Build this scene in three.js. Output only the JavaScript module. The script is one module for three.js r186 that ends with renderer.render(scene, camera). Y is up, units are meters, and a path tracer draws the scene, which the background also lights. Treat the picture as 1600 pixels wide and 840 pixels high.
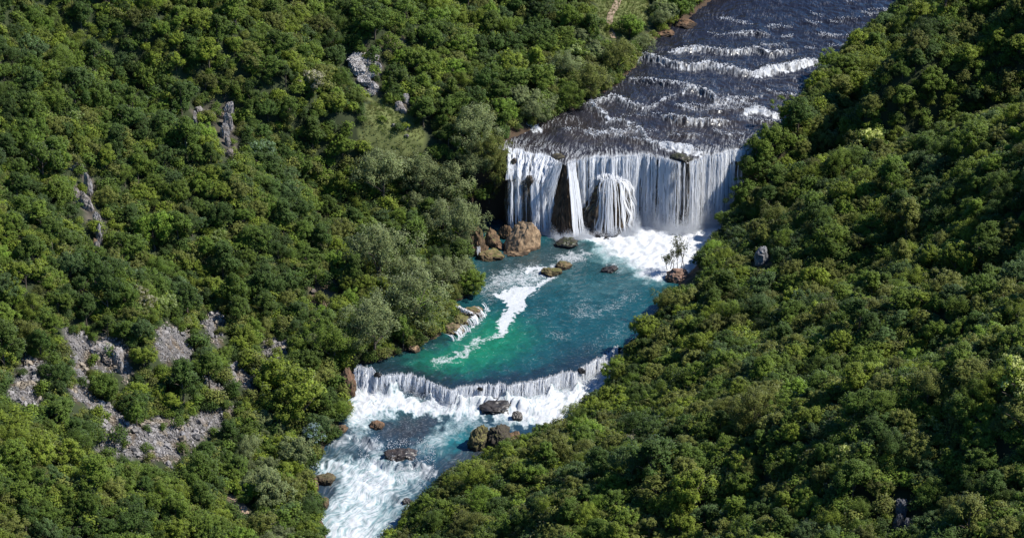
import * as THREE from 'three';
import { Sky } from 'three/addons/objects/Sky.js';
import { mergeGeometries, mergeVertices, toCreasedNormals } from 'three/addons/utils/BufferGeometryUtils.js';
import { createNoise2D, createNoise3D } from 'simplex-noise';

// ---------------------------------------------------------------- camera, sky, sun, exposure
const W = 1024, H = 537, CAM_H = 260, PITCH = 25 * Math.PI / 180, TANV = 0.098;
const scene = new THREE.Scene();
const camera = new THREE.PerspectiveCamera(2 * Math.atan(TANV) * 180 / Math.PI, W / H, 5, 6000);
camera.position.set(0, CAM_H, 0);
camera.lookAt(0, CAM_H - Math.sin(PITCH) * 100, -Math.cos(PITCH) * 100);
const renderer = new THREE.WebGLRenderer({ antialias: true });
renderer.setSize(W, H);
renderer.toneMapping = THREE.LinearToneMapping;
renderer.toneMappingExposure = 1.62;
renderer.shadowMap.enabled = true;
const SUN_DIR = new THREE.Vector3(0.64, 0.75, 0.03).normalize();
const sky = new Sky();
sky.name = 'sky';
sky.scale.setScalar(5000);
sky.material.uniforms.sunPosition.value.copy(SUN_DIR);
sky.material.uniforms.turbidity.value = 2;
sky.material.uniforms.rayleigh.value = 1.2;
sky.material.uniforms.mieCoefficient.value = 0.004;
sky.material.uniforms.cloudCoverage.value = 0;
sky.userData = { kind: 'structure', label: 'clear daytime sky above the canyon' };
scene.add(sky);
scene.environmentIntensity = 0.12;
const sun = new THREE.DirectionalLight(new THREE.Color(1, 0.95, 0.86), 4.6);
sun.name = 'sun';
sun.position.copy(SUN_DIR).multiplyScalar(600).add(new THREE.Vector3(0, 0, -560));
sun.target.position.set(0, 0, -560);
sun.castShadow = true;
sun.shadow.mapSize.set(4096, 4096);
Object.assign(sun.shadow.camera, { left: -300, right: 300, top: 300, bottom: -300, near: 10, far: 1400 });
scene.add(sun, sun.target);

// ---------------------------------------------------------------- helpers
function rng(seed) { let s = seed >>> 0; return () => { s = (s + 0x6d2b79f5) | 0; let t = Math.imul(s ^ (s >>> 15), 1 | s); t = (t + Math.imul(t ^ (t >>> 7), 61 | t)) ^ t; return ((t ^ (t >>> 14)) >>> 0) / 4294967296; }; }
const n2 = createNoise2D(rng(11)), n2b = createNoise2D(rng(12)), n3 = createNoise3D(rng(13));
const clamp = (x, a = 0, b = 1) => Math.min(b, Math.max(a, x)), lerp = (a, b, t) => a + (b - a) * t;
const sstep = (a, b, x) => { const t = clamp((x - a) / (b - a)); return t * t * (3 - 2 * t); };
function fbm(x, y, o = 4, g = 0.5) { let s = 0, a = 1, n = 0; for (let i = 0; i < o; i++) { s += a * n2(x + i * 17.3, y - i * 9.1); n += a; a *= g; x *= 2.03; y *= 2.03; } return s / n; }
function fbm3(x, y, z, o = 4, g = 0.5) { let s = 0, a = 1, n = 0; for (let i = 0; i < o; i++) { s += a * n3(x + i * 17.3, y - i * 9.1, z); n += a; a *= g; x *= 2.03; y *= 2.03; z *= 2.03; } return s / n; }
function pw(table, x) { if (x <= table[0][0]) return table[0][1]; for (let i = 1; i < table.length; i++) if (x <= table[i][0]) { const [a, p] = table[i - 1], [b, q] = table[i]; return p + (q - p) * (x - a) / (b - a); } return table[table.length - 1][1]; }
const mix3 = (a, b, t) => [lerp(a[0], b[0], t), lerp(a[1], b[1], t), lerp(a[2], b[2], t)];
const used = new Map();
function numbered(n) { const k = used.get(n) ?? 0; used.set(n, k + 1); return k ? n + '_' + String(k).padStart(3, '0') : n; }
function tag(o, label, category, group, kind) { o.userData = { label }; if (category) o.userData.category = category; if (group) o.userData.group = group; if (kind) o.userData.kind = kind; return o; }
function mesh(name, geo, mat, parent) { const m = new THREE.Mesh(geo, mat); m.name = parent ? name : numbered(name); m.castShadow = m.receiveShadow = true; (parent ?? scene).add(m); return m; }
function thing(name, label, category, pos = [0, 0, 0], turn = 0, group) { const o = new THREE.Group(); o.name = numbered(name); o.position.set(...pos); o.rotation.y = turn; scene.add(o); tag(o, label, category, group); return o; }
function fixShadows() { scene.traverse((o) => { if (o.isMesh && !o.isSky) o.castShadow = o.receiveShadow = true; }); }

// The photograph's pixels (1600 x 840) as rays from the camera, and world points back to pixels: used to read places off the photograph.
const FWD = new THREE.Vector3(0, -Math.sin(PITCH), -Math.cos(PITCH)), UPV = new THREE.Vector3(0, Math.cos(PITCH), -Math.sin(PITCH));
function ray(px, py) { const nx = (px - 800) / 420 * TANV, ny = (420 - py) / 420 * TANV; return new THREE.Vector3(nx, 0, 0).addScaledVector(UPV, ny).add(FWD).normalize(); }
function hit(px, py, f) {
  const d = ray(px, py);
  let t = 180, step = 3, last = t;
  for (; t < 3000; t += step) { if (CAM_H + d.y * t < f(d.x * t, d.z * t)) break; last = t; }
  let a = last, b = t;
  for (let i = 0; i < 18; i++) { const m = (a + b) / 2; if (CAM_H + d.y * m < f(d.x * m, d.z * m)) b = m; else a = m; }
  return new THREE.Vector3(d.x * b, CAM_H + d.y * b, d.z * b);
}
function proj(x, y, z) {
  const dy = y - CAM_H, dep = dy * FWD.y + z * FWD.z, up = dy * UPV.y + z * UPV.z;
  return [800 + x / dep / TANV * 420, 420 - up / dep / TANV * 420, dep];
}
function inPoly(p, x, y) { let c = false; for (let i = 0, j = p.length - 1; i < p.length; j = i++) { const [xi, yi] = p[i], [xj, yj] = p[j]; if ((yi > y) !== (yj > y) && x < (xj - xi) * (y - yi) / (yj - yi) + xi) c = !c; } return c; }
function dLine(p, x, y) { // distance to a polyline of [x, y]; also which side and how far along
  let best = 1e9, side = 0, along = 0, acc = 0, at = 0;
  for (let i = 1; i < p.length; i++) {
    const ax = p[i - 1][0], ay = p[i - 1][1], bx = p[i][0] - ax, by = p[i][1] - ay, l2 = bx * bx + by * by, l = Math.sqrt(l2), t = clamp(((x - ax) * bx + (y - ay) * by) / l2);
    const dx = x - ax - bx * t, dy = y - ay - by * t, d = dx * dx + dy * dy;
    if (d < best) { best = d; side = bx * dy - by * dx; along = acc + t * l; at = i; }
    acc += l;
  }
  return { d: Math.sqrt(best), side, along, total: acc, at };
}

// ---------------------------------------------------------------- the river: levels, banks, lips
const POOL = 4;
const upperLevel = (zz) => 20 + 0.095 * (zz - 575);
const LOW = [[380, -9], [430, -5], [446, -4.2], [462, -3.2], [468, -2.2], [480, -0.4], [488, 1.1], [520, 1.5]];
const lowerLevel = (zz) => pw(LOW, zz);
const fU = (x, z) => upperLevel(-z), fP = () => POOL, fL = (x, z) => lowerLevel(-z), fLip = () => 20;
const plan = (list, f) => list.map(([a, b]) => { const p = hit(a, b, f); return [p.x, p.z]; });
const LEFT_BANK = [
  ...plan([[1300, -140], [1190, -50], [1108, 0], [1058, 42], [1012, 72], [985, 115], [955, 145], [905, 168], [840, 196], [792, 216], [780, 236]], fU), [-2.5, -580], [-9.5, -580],
  ...plan([[738, 362], [732, 405], [740, 455], [722, 470], [700, 474], [712, 500], [686, 528], [630, 552], [588, 568], [563, 575]], fP),
  ...plan([[548, 590], [540, 630], [542, 668], [522, 695], [482, 732], [481, 762], [498, 795], [510, 845], [498, 930], [480, 1100], [470, 1400]], fL)];
const RIGHT_BANK = [
  ...plan([[1600, -140], [1490, -50], [1420, 0], [1335, 75], [1278, 130], [1238, 190], [1200, 240]], fU),
  ...plan([[1145, 352], [1118, 385], [1062, 440], [1027, 490], [1012, 525], [990, 552]], fP),
  ...plan([[968, 590], [935, 630], [882, 672], [808, 706], [732, 736], [676, 772], [628, 822], [596, 870], [575, 940], [560, 1100], [570, 1400]], fL)];
for (const b of [LEFT_BANK, RIGHT_BANK]) { const l = b[b.length - 1]; b.push([l[0], 400]); const f = b[0]; b.unshift([f[0] + 900, -2600]); }
const RIVER = [...LEFT_BANK, ...[...RIGHT_BANK].reverse()];
const near = (b, x, z) => dLine(b, x, z).d;
function bankExact(x, z) { const l = near(LEFT_BANK, x, z), r = near(RIGHT_BANK, x, z), s = Math.min(l, r); return { sd: inPoly(RIVER, x, z) ? -s : s, left: l < r }; }
const BANK_GRID = (() => { // distances to the banks, tabulated every 2 m
  const x0 = -330, z0 = -930, n = 331, d = new Float32Array(n * n), s = new Float32Array(n * n);
  for (let j = 0; j < n; j++) for (let i = 0; i < n; i++) { const x = x0 + i * 2, z = z0 + j * 2, l = near(LEFT_BANK, x, z), r = near(RIGHT_BANK, x, z); d[j * n + i] = Math.min(l, r) * (inPoly(RIVER, x, z) ? -1 : 1); s[j * n + i] = r - l; }
  return { x0, z0, n, d, s };
})();
function bank(x, z) {
  const { x0, z0, n, d, s } = BANK_GRID, u = (x - x0) / 2, v = (z - z0) / 2;
  if (!(u > 0 && v > 0 && u < n - 1 && v < n - 1)) return bankExact(x, z);
  const i = u | 0, j = v | 0, a = u - i, b = v - j, k = j * n + i, mixed = (m) => lerp(lerp(m[k], m[k + 1], a), lerp(m[k + n], m[k + n + 1], a), b);
  return { sd: mixed(d), left: mixed(s) > 0 };
}
const LIP = plan([[770, 232], [795, 231], [830, 239], [865, 249], [885, 255], [905, 250], [950, 246], [1000, 242], [1040, 247], [1060, 254], [1078, 253], [1100, 246], [1130, 239], [1165, 231], [1210, 222], [1260, 215]], fLip);
const LOWER_LIP = plan([[530, 568], [560, 574], [580, 577], [600, 588], [625, 584], [650, 588], [680, 600], [705, 609], [740, 604], [780, 602], [820, 600], [860, 591], [900, 579], [930, 565], [950, 551], [990, 530], [1040, 512]], fP);
const lipZ = (x) => pw(LIP, x) + 0.8 * n2(x / 6.5, 2.5) + 0.6 * n2(x / 2.7, 0.5) + 0.25 * n2(x / 0.9, 4.5), lowLipZ = (x) => pw(LOWER_LIP, x) + 0.8 * n2(x / 3.3, 7.5) + 0.4 * n2(x / 1.5, 3.3) + 0.25 * n2(x / 0.8, 2.5);

// ---------------------------------------------------------------- ground
const GW = [[60, -9.5], [430, -5], [470, -2.4], [486, 0.4], [493, 1], [504, 3.8], [560, 4.2], [571, 6], [579, 19], [586, 21], [660, 28.2], [740, 36], [1200, 80], [3000, 120]];
const LP = [[0, 0], [2.5, 1.1], [25, 6], [45, 16], [220, 130], [500, 190], [2000, 260]], RP = [[0, 0], [3, 2], [10, 6], [90, 52], [220, 105], [500, 150], [2000, 220]];
function ground0(x, z) {
  const zz = -z, { sd, left } = bank(x, z);
  const out = pw(GW, zz);
  if (sd <= -3) { return (zz < 577 ? -2.6 + Math.max(-3, sd * 0.3) : upperLevel(zz) - 2.5) - (zz < 485 ? 4.5 : 0); }
  const a = Math.max(0, sd), k = sstep(2, 40, a), wob = n2b(x / 60, z / 60) * 6 * k + n2(x / 24 + 5, z / 24) * 2.2 * k + n2b(x / 7, z / 7) * 0.45 * sstep(0, 6, a);
  let h = out + pw(left ? LP : RP, a) + wob;
  if (sd < 0) { const inn = (zz < 577 ? -3 : upperLevel(zz) - 2.5) - (zz < 485 ? 4.5 : 0); h = lerp(h, inn, sstep(0, -3, sd)); }
  return h;
}
const GULLY = [[1085, 415], [1130, 345], [1195, 285], [1270, 212], [1350, 132], [1430, 66], [1540, 0]].map(([a, b]) => { const p = hit(a, b, ground0); return [p.x, p.z]; });
function groundFull(x, z) {
  let h = ground0(x, z);
  if (x < 0 || x > 160 || z > -420) return h;
  const g = dLine(GULLY, x, z);
  if (g.d < 30) { const { sd } = bank(x, z); if (sd > 0) h += ((g.side > 0 ? 8 * Math.exp(-(((g.d - 14) / 7) ** 2)) * sstep(30, 24, g.d) : 0) - 10 * Math.exp(-((g.d / 8) ** 2))) * sstep(2, 12, sd) * sstep(0, 25, g.along); }
  return h;
}
const GROUND_GRID = (() => { // the same ground, tabulated every metre where things stand
  const x0 = -200, z0 = -820, nx = 401, nz = 481, h = new Float32Array(nx * nz);
  for (let j = 0; j < nz; j++) for (let i = 0; i < nx; i++) h[j * nx + i] = groundFull(x0 + i, z0 + j);
  return { x0, z0, nx, nz, h };
})();
function ground(x, z) {
  const { x0, z0, nx, nz, h } = GROUND_GRID, u = x - x0, v = z - z0;
  if (!(u > 0 && v > 0 && u < nx - 1 && v < nz - 1)) return groundFull(x, z);
  const i = u | 0, j = v | 0, a = u - i, b = v - j, k = j * nx + i;
  return lerp(lerp(h[k], h[k + 1], a), lerp(h[k + nx], h[k + nx + 1], a), b);
}
// clearings read off the photograph (pixels), kept as plan polygons on the ground
const CLEAR = {
  scree: [
    [[40, 560], [72, 570], [78, 583], [57, 603], [63, 627], [37, 627], [15, 617]],
    [[104, 520], [127, 525], [140, 535], [167, 530], [190, 543], [195, 582], [162, 580], [140, 570], [135, 583], [144, 622], [120, 620], [113, 600], [127, 590], [115, 557]],
    [[155, 632], [183, 645], [222, 687], [217, 710], [153, 700], [165, 673]],
    [[247, 515], [268, 508], [292, 520], [298, 560], [257, 565], [245, 540]],
    [[312, 503], [333, 478], [352, 513], [337, 535]],
    [[362, 565], [395, 590], [390, 606], [362, 592]],
    [[248, 650], [287, 660], [313, 645], [352, 640], [348, 657], [320, 677], [290, 702], [267, 725], [261, 693], [241, 677]],
    [[316, 585], [355, 613], [335, 615]],
    [[218, 664], [250, 668], [262, 722], [232, 714]], [[196, 583], [206, 588], [200, 602], [190, 596]], [[140, 618], [160, 634], [172, 668], [158, 660], [142, 640]],
    [[414, 530], [447, 533], [441, 562], [418, 566]]],
  meadow: [[[585, 165], [617, 165], [635, 185], [657, 207], [653, 222], [635, 250], [600, 232], [570, 213], [578, 187]], [[930, -10], [1015, -10], [1012, 45], [985, 60], [968, 66], [940, 55]]],
  soil: [[[598, 70], [613, 43], [632, 63], [610, 84]], [[478, 448], [530, 428], [522, 470], [490, 482]], [[350, 772], [372, 780], [388, 806], [372, 806]]],
  rock: [[[543, 78], [595, 80], [595, 148], [575, 148], [545, 110]], [[615, 167], [640, 143], [638, 182]], [[303, 165], [350, 155], [370, 165], [366, 234], [350, 230], [340, 190], [308, 190]], [[350, 225], [368, 225], [366, 252], [350, 252]],
    [[100, 245], [133, 260], [146, 280], [146, 327], [160, 337], [161, 370], [150, 410], [145, 370], [128, 330], [110, 310], [125, 285]], [[1180, 390], [1206, 390], [1206, 416], [1180, 416]], [[1032, 372], [1094, 372], [1086, 436], [1066, 446], [1028, 448]], [[1393, 770], [1428, 770], [1428, 835], [1393, 835]]],
};
const WATER_PX = [[1115, -20], [1112, 0], [1060, 40], [1020, 66], [1000, 85], [990, 112], [970, 140], [912, 165], [880, 185], [840, 196], [802, 206], [792, 228], [797, 262], [765, 330], [748, 358], [748, 398], [785, 405], [772, 445], [748, 470], [722, 462], [704, 468], [722, 500], [697, 525], [642, 548], [612, 562], [578, 572], [556, 580], [548, 605], [550, 625], [548, 670], [532, 690], [515, 705], [492, 735], [490, 762], [505, 790], [516, 850], [588, 850], [640, 785], [690, 742], [730, 715], [800, 685], [850, 655], [890, 625], [905, 600], [940, 570], [952, 545], [978, 515], [984, 485], [1035, 432], [1070, 420], [1100, 382], [1118, 348], [1140, 300], [1160, 265], [1178, 225], [1212, 180], [1228, 130], [1268, 95], [1300, 62], [1352, 36], [1400, 0], [1420, -20]];
for (const p of [...CLEAR.scree, CLEAR.meadow[0]]) { const c = [0, 1].map((k) => p.reduce((a, q) => a + q[k], 0) / p.length); for (const q of p) for (const k of [0, 1]) q[k] = c[k] + (q[k] - c[k]) * 1.2; } // bushes overhang the edges
const planPoly = (p) => p.map(([a, b]) => { const q = hit(a, b, ground); return [q.x, q.z]; });
const CLEAR_PLAN = {}; for (const k in CLEAR) CLEAR_PLAN[k] = CLEAR[k].map(planPoly);
const PLAN_BOX = new Map(); for (const k in CLEAR_PLAN) for (const p of CLEAR_PLAN[k]) PLAN_BOX.set(p, [Math.min(...p.map((q) => q[0])), Math.max(...p.map((q) => q[0])), Math.min(...p.map((q) => q[1])), Math.max(...p.map((q) => q[1]))]);
const inPlan = (p, x, z) => { const b = PLAN_BOX.get(p); return x > b[0] && x < b[1] && z > b[2] && z < b[3] && inPoly(p, x, z); };

const GROUND_TABLE = {};
{
  const axis = (parts) => { const a = []; for (const [from, to, n] of parts) for (let i = 0; i < n; i++) a.push(from + (to - from) * i / n); a.push(parts[parts.length - 1][1]); return a; };
  const xs = axis([[-1600, -300, 26], [-300, -150, 40], [-150, 150, 220], [150, 300, 40], [300, 1600, 26]]), zs = axis([[200, -300, 25], [-300, -360, 24], [-360, -720, 290], [-720, -900, 50], [-900, -2500, 32]]);
  const nx = xs.length, nz = zs.length, pos = new Float32Array(nx * nz * 3), col = new Float32Array(nx * nz * 3), idx = [];
  GROUND_TABLE.xs = xs; GROUND_TABLE.zs = zs; GROUND_TABLE.pos = pos;
  for (let j = 0, k = 0; j < nz; j++) for (let i = 0; i < nx; i++, k += 3) {
    const x = xs[i], z = zs[j], y = ground(x, z);
    pos[k] = x; pos[k + 1] = y; pos[k + 2] = z;
    const v = 0.8 + 0.35 * fbm(x / 4, z / 4, 3);
    let c = [0.03 * v, 0.042 * v, 0.012 * v];
    if (Math.abs(x) < 200 && z < -380 && z > -800) {
      const wx = x + n2(x / 3, z / 3) * 0.9, wz = z + n2b(x / 3, z / 3) * 1.2;
      for (const p of CLEAR_PLAN.scree) if (inPlan(p, wx, wz)) { const w = v * (0.75 + 0.6 * fbm(x / 1.7, z / 1.7, 3)); c = mix3([0.17 * w, 0.155 * w, 0.145 * w], [0.12 * w, 0.085 * w, 0.055 * w], sstep(0.1, 0.5, n2b(x / 4, z / 5))); }
      for (const p of CLEAR_PLAN.meadow) if (inPlan(p, wx, wz)) c = [0.13 * v, 0.15 * v, 0.045 * v];
      for (const p of CLEAR_PLAN.soil) if (inPlan(p, wx, wz)) c = [0.17 * v, 0.125 * v, 0.085 * v];
      for (const p of CLEAR_PLAN.rock) if (inPlan(p, wx, wz)) { const w = v * (0.6 + 0.9 * fbm(x / 1.5, z / 1.5, 3)); c = [0.13 * w, 0.11 * w, 0.085 * w]; }
      const { sd } = bank(x, z); if (sd < 2.2) c = [0.07 * v, 0.045 * v, 0.026 * v];
    }
    col.set(c, k);
  }
  for (let j = 0; j + 1 < nz; j++) for (let i = 0; i + 1 < nx; i++) { const a = j * nx + i; idx.push(a, a + 1, a + nx, a + 1, a + nx + 1, a + nx); }
  const g = new THREE.BufferGeometry();
  g.setAttribute('position', new THREE.BufferAttribute(pos, 3)); g.setAttribute('color', new THREE.BufferAttribute(col, 3)); g.setIndex(idx); g.computeVertexNormals();
  const m = mesh('terrain', g, new THREE.MeshStandardMaterial({ vertexColors: true, roughness: 1, name: 'forest_floor' }));
  tag(m, 'steep valley ground with dark forest floor, pale scree and grassy clearings', null, null, 'structure');
}

// ---------------------------------------------------------------- water surfaces
const texCanvas = (w, h, draw) => { const c = document.createElement('canvas'); c.width = w; c.height = h; const g = c.getContext('2d'); g.fillStyle = '#000'; g.fillRect(0, 0, w, h); draw(g); const d = g.getImageData(0, 0, w, h).data, o = new Float32Array(w * h); for (let i = 0; i < o.length; i++) o[i] = d[i * 4] / 255; return o; };
// A plan-view box of the river: masks are drawn in metres and read back with a turbulent warp.
class PlanMap {
  constructor(x0, z0, x1, z1, res) { Object.assign(this, { x0, z0, x1, z1, res, w: Math.min(2048, Math.round((x1 - x0) / res)), h: Math.min(2048, Math.round((z1 - z0) / res)) }); this.sx = this.w / (x1 - x0); this.sz = this.h / (z1 - z0); }
  mask(draw) {
    const P = (p) => [(p[0] - this.x0) * this.sx, (p[1] - this.z0) * this.sz];
    const path = (g, pts, dx = 0, dz = 0) => { g.beginPath(); pts.forEach((p, i) => g[i ? 'lineTo' : 'moveTo'](...P([p[0] + dx, p[1] + dz]))); };
    const jobs = []; // strokes and fills, gathered by how soft they are
    const add = (blur, f) => (jobs.find((j) => j.blur === blur) ?? jobs[jobs.push({ blur, list: [] }) - 1]).list.push(f);
    draw({
      poly: (pts, v = 1, blur = 0) => add(blur, (g) => { g.globalAlpha = Math.min(1, v); g.fillStyle = '#fff'; path(g, pts); g.closePath(); g.fill(); }),
      line: (pts, width, v = 1, blur = 0, dz = 0, dx = 0) => add(blur, (g) => { g.globalAlpha = Math.min(1, v); g.strokeStyle = '#fff'; g.lineWidth = width * this.sx; g.lineCap = g.lineJoin = 'round'; path(g, pts, dx, dz); g.stroke(); }),
    });
    return texCanvas(this.w, this.h, (g) => {
      for (const { blur, list } of jobs) {
        const c = document.createElement('canvas'); c.width = this.w; c.height = this.h;
        const q = c.getContext('2d'); for (const f of list) f(q);
        g.filter = blur ? `blur(${blur * this.sx}px)` : 'none'; g.drawImage(c, 0, 0);
      }
    });
  }
  read(m, x, z) { const u = clamp((x - this.x0) * this.sx - 0.5, 0, this.w - 1.001), v = clamp((z - this.z0) * this.sz - 0.5, 0, this.h - 1.001), i = u | 0, j = v | 0, a = u - i, b = v - j, k = j * this.w + i; const i2 = i + 1 < this.w ? 1 : 0, j2 = j + 1 < this.h ? this.w : 0; return lerp(lerp(m[k], m[k + i2], a), lerp(m[k + j2], m[k + i2 + j2], a), b); }
  paint(f) { // f(x, z) gives { r, g, b, rough, bump }
    const n = this.w * this.h, c = new Uint8Array(n * 4), r = new Uint8Array(n * 4), b = new Uint8Array(n * 4), enc = (v) => 255 * Math.pow(clamp(v), 1 / 2.2);
    for (let j = 0, k = 0; j < this.h; j++) for (let i = 0; i < this.w; i++, k += 4) {
      const o = f(this.x0 + (i + 0.5) / this.sx, this.z0 + (j + 0.5) / this.sz);
      c[k] = enc(o[0]); c[k + 1] = enc(o[1]); c[k + 2] = enc(o[2]); r[k] = r[k + 1] = r[k + 2] = 255 * clamp(o[3]); b[k] = b[k + 1] = b[k + 2] = 255 * clamp(o[4]); c[k + 3] = r[k + 3] = b[k + 3] = 255;
    }
    const T = (d, srgb) => { const t = new THREE.DataTexture(d, this.w, this.h); if (srgb) t.colorSpace = THREE.SRGBColorSpace; t.magFilter = t.minFilter = THREE.LinearFilter; t.needsUpdate = true; return t; };
    return { map: T(c, true), roughnessMap: T(r), bumpMap: T(b) };
  }
  uv(x, z) { return [(x - this.x0) / (this.x1 - this.x0), (z - this.z0) / (this.z1 - this.z0)]; }
}
function sheet(name, label, map, nu, nv, at, maps, bumpScale) { // at(i, j) gives [x, y, z] or null
  const pos = [], uv = [], idx = [], id = new Int32Array((nu + 1) * (nv + 1)).fill(-1);
  for (let j = 0; j <= nv; j++) for (let i = 0; i <= nu; i++) { const p = at(i / nu, j / nv); if (!p) continue; id[j * (nu + 1) + i] = pos.length / 3; pos.push(...p); uv.push(...map.uv(p[0], p[2])); }
  for (let j = 0; j < nv; j++) for (let i = 0; i < nu; i++) { const a = id[j * (nu + 1) + i], b = id[j * (nu + 1) + i + 1], c = id[(j + 1) * (nu + 1) + i], d = id[(j + 1) * (nu + 1) + i + 1]; if (a < 0 || b < 0 || c < 0 || d < 0) continue; idx.push(a, b, c, b, d, c); }
  const g = new THREE.BufferGeometry();
  g.setAttribute('position', new THREE.Float32BufferAttribute(pos, 3)); g.setAttribute('uv', new THREE.Float32BufferAttribute(uv, 2)); g.setIndex(idx); g.computeVertexNormals();
  if (g.attributes.normal.getY(0) < 0) { for (let i = 0; i < idx.length; i += 3) { const t = idx[i]; idx[i] = idx[i + 1]; idx[i + 1] = t; } g.setIndex(idx); g.computeVertexNormals(); }
  const m = mesh(name, g, new THREE.MeshPhysicalMaterial({ ...maps, bumpScale, roughness: 1, ior: 1.33, name: name + '_water' }));
  return tag(m, label, null, null, 'structure');
}
const FOAM = [0.52, 0.535, 0.55];
const ridge = (x, y, o = 3) => { let s = 0, a = 1, n = 0; for (let i = 0; i < o; i++) { s += a * (1 - Math.abs(n2(x + i * 7.7, y + i * 3.1))); n += a; a *= 0.55; x *= 2.1; y *= 2.1; } return s / n; };
const rngP = rng(77);

// ---- upper river: a tilted sheet with standing ledges
const LEDGES = [ // crest line in pixels, height, strength of white
  [[[1138, 52], [1160, 49], [1185, 47], [1205, 50]], 0.8, 0.6],
  [[[1045, 84], [1070, 80], [1095, 76], [1125, 80], [1150, 80], [1180, 73], [1205, 80], [1240, 74]], 1.2, 0.9],
  [[[985, 92], [1010, 88], [1035, 98], [1060, 106], [1090, 106], [1105, 100], [1135, 106], [1160, 112], [1180, 110]], 1.4, 1],
  [[[1180, 112], [1205, 104], [1235, 98], [1275, 88]], 1.4, 1.2],
  [[[985, 124], [1015, 128], [1045, 134], [1078, 136]], 1.1, 0.75],
  [[[1066, 148], [1078, 140], [1100, 145], [1116, 152], [1119, 168]], 1.6, 0.9],
  [[[915, 162], [935, 161], [958, 152], [972, 158], [990, 165], [1013, 168]], 1.1, 0.9],
  [[[922, 160], [932, 172], [948, 182], [951, 190]], 0.9, 0.9],
  [[[1010, 172], [1030, 162], [1055, 151]], 0.5, 0.5],
  [[[1034, 184], [1052, 189], [1072, 193], [1100, 192], [1140, 190]], 1.5, 0.9],
  [[[955, 188], [978, 193], [1000, 202], [1008, 215], [1020, 225]], 1.0, 0.8],
  [[[880, 205], [900, 206], [925, 212], [945, 206]], 0.7, 0.4],
  [[[1036, 226], [1050, 232], [1072, 234], [1094, 239]], 1.1, 1.1],
  [[[1165, 172], [1182, 166], [1200, 172], [1218, 175]], 1.0, 1.3],
  [[[804, 200], [820, 195], [842, 198]], 0.8, 1.2],
].map(([p, a, w]) => ({ p: plan(p, fU), a, w }));
{ // lesser ledges between the traced ones
  const r = rng(321);
  for (let k = 0; k < 18; k++) { const y = lerp(-30, 95, r()), x = lerp(1120 - y * 0.6, 1420 - y * 1.1, r()), w = lerp(8, 24, r()), sag = 3 * r(), tilt = (r() - 0.4) * 5; LEDGES.push({ p: plan([[x - w, y - sag - tilt], [x - w * 0.4, y], [x + w * 0.3, y + 1 + tilt * 0.3], [x + w, y - sag + tilt]], fU), a: 0.35 + 0.35 * r(), w: 0.12 + 0.3 * r() }); }
  for (let k = 0; k < 26; k++) { const y = lerp(20, 236, Math.sqrt(r())), x = lerp(1110 - y * 1.15 > 850 ? 1110 - y * 1.0 : 870, 1380 - y * 0.85, r()), w = lerp(14, 34, r()), sag = 5 * r(), tilt = (r() - 0.4) * 8; LEDGES.push({ p: plan([[x - w, y - sag - tilt], [x - w * 0.4, y], [x + w * 0.3, y + 1 + tilt * 0.3], [x + w, y - sag + tilt]], fU), a: 0.45 + 0.5 * r(), w: 0.2 + 0.4 * r() }); }
}
function ledgeBump(x, z) {
  let h = 0;
  for (const l of LEDGES) {
    const b = l.box ??= [Math.min(...l.p.map((q) => q[0])) - 12, Math.min(...l.p.map((q) => q[1])) - 12, Math.max(...l.p.map((q) => q[0])) + 12, Math.max(...l.p.map((q) => q[1])) + 12];
    if (x < b[0] || x > b[2] || z < b[1] || z > b[3]) continue;
    const q = dLine(l.p, x + n2(x / 2.2, z / 2.2) * 0.5, z + n2b(x / 1.3, z / 2) * 0.6), end = sstep(0, 3, q.along) * sstep(0, 3, q.total - q.along), down = q.side > 0;
    const d = q.d; h = Math.max(h, 0.85 * l.a * (0.35 + 0.65 * end) * (down ? 1 - sstep(0.1, 1.8, d) : Math.exp(-d / 3.2)));
  }
  return h;
}
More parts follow.
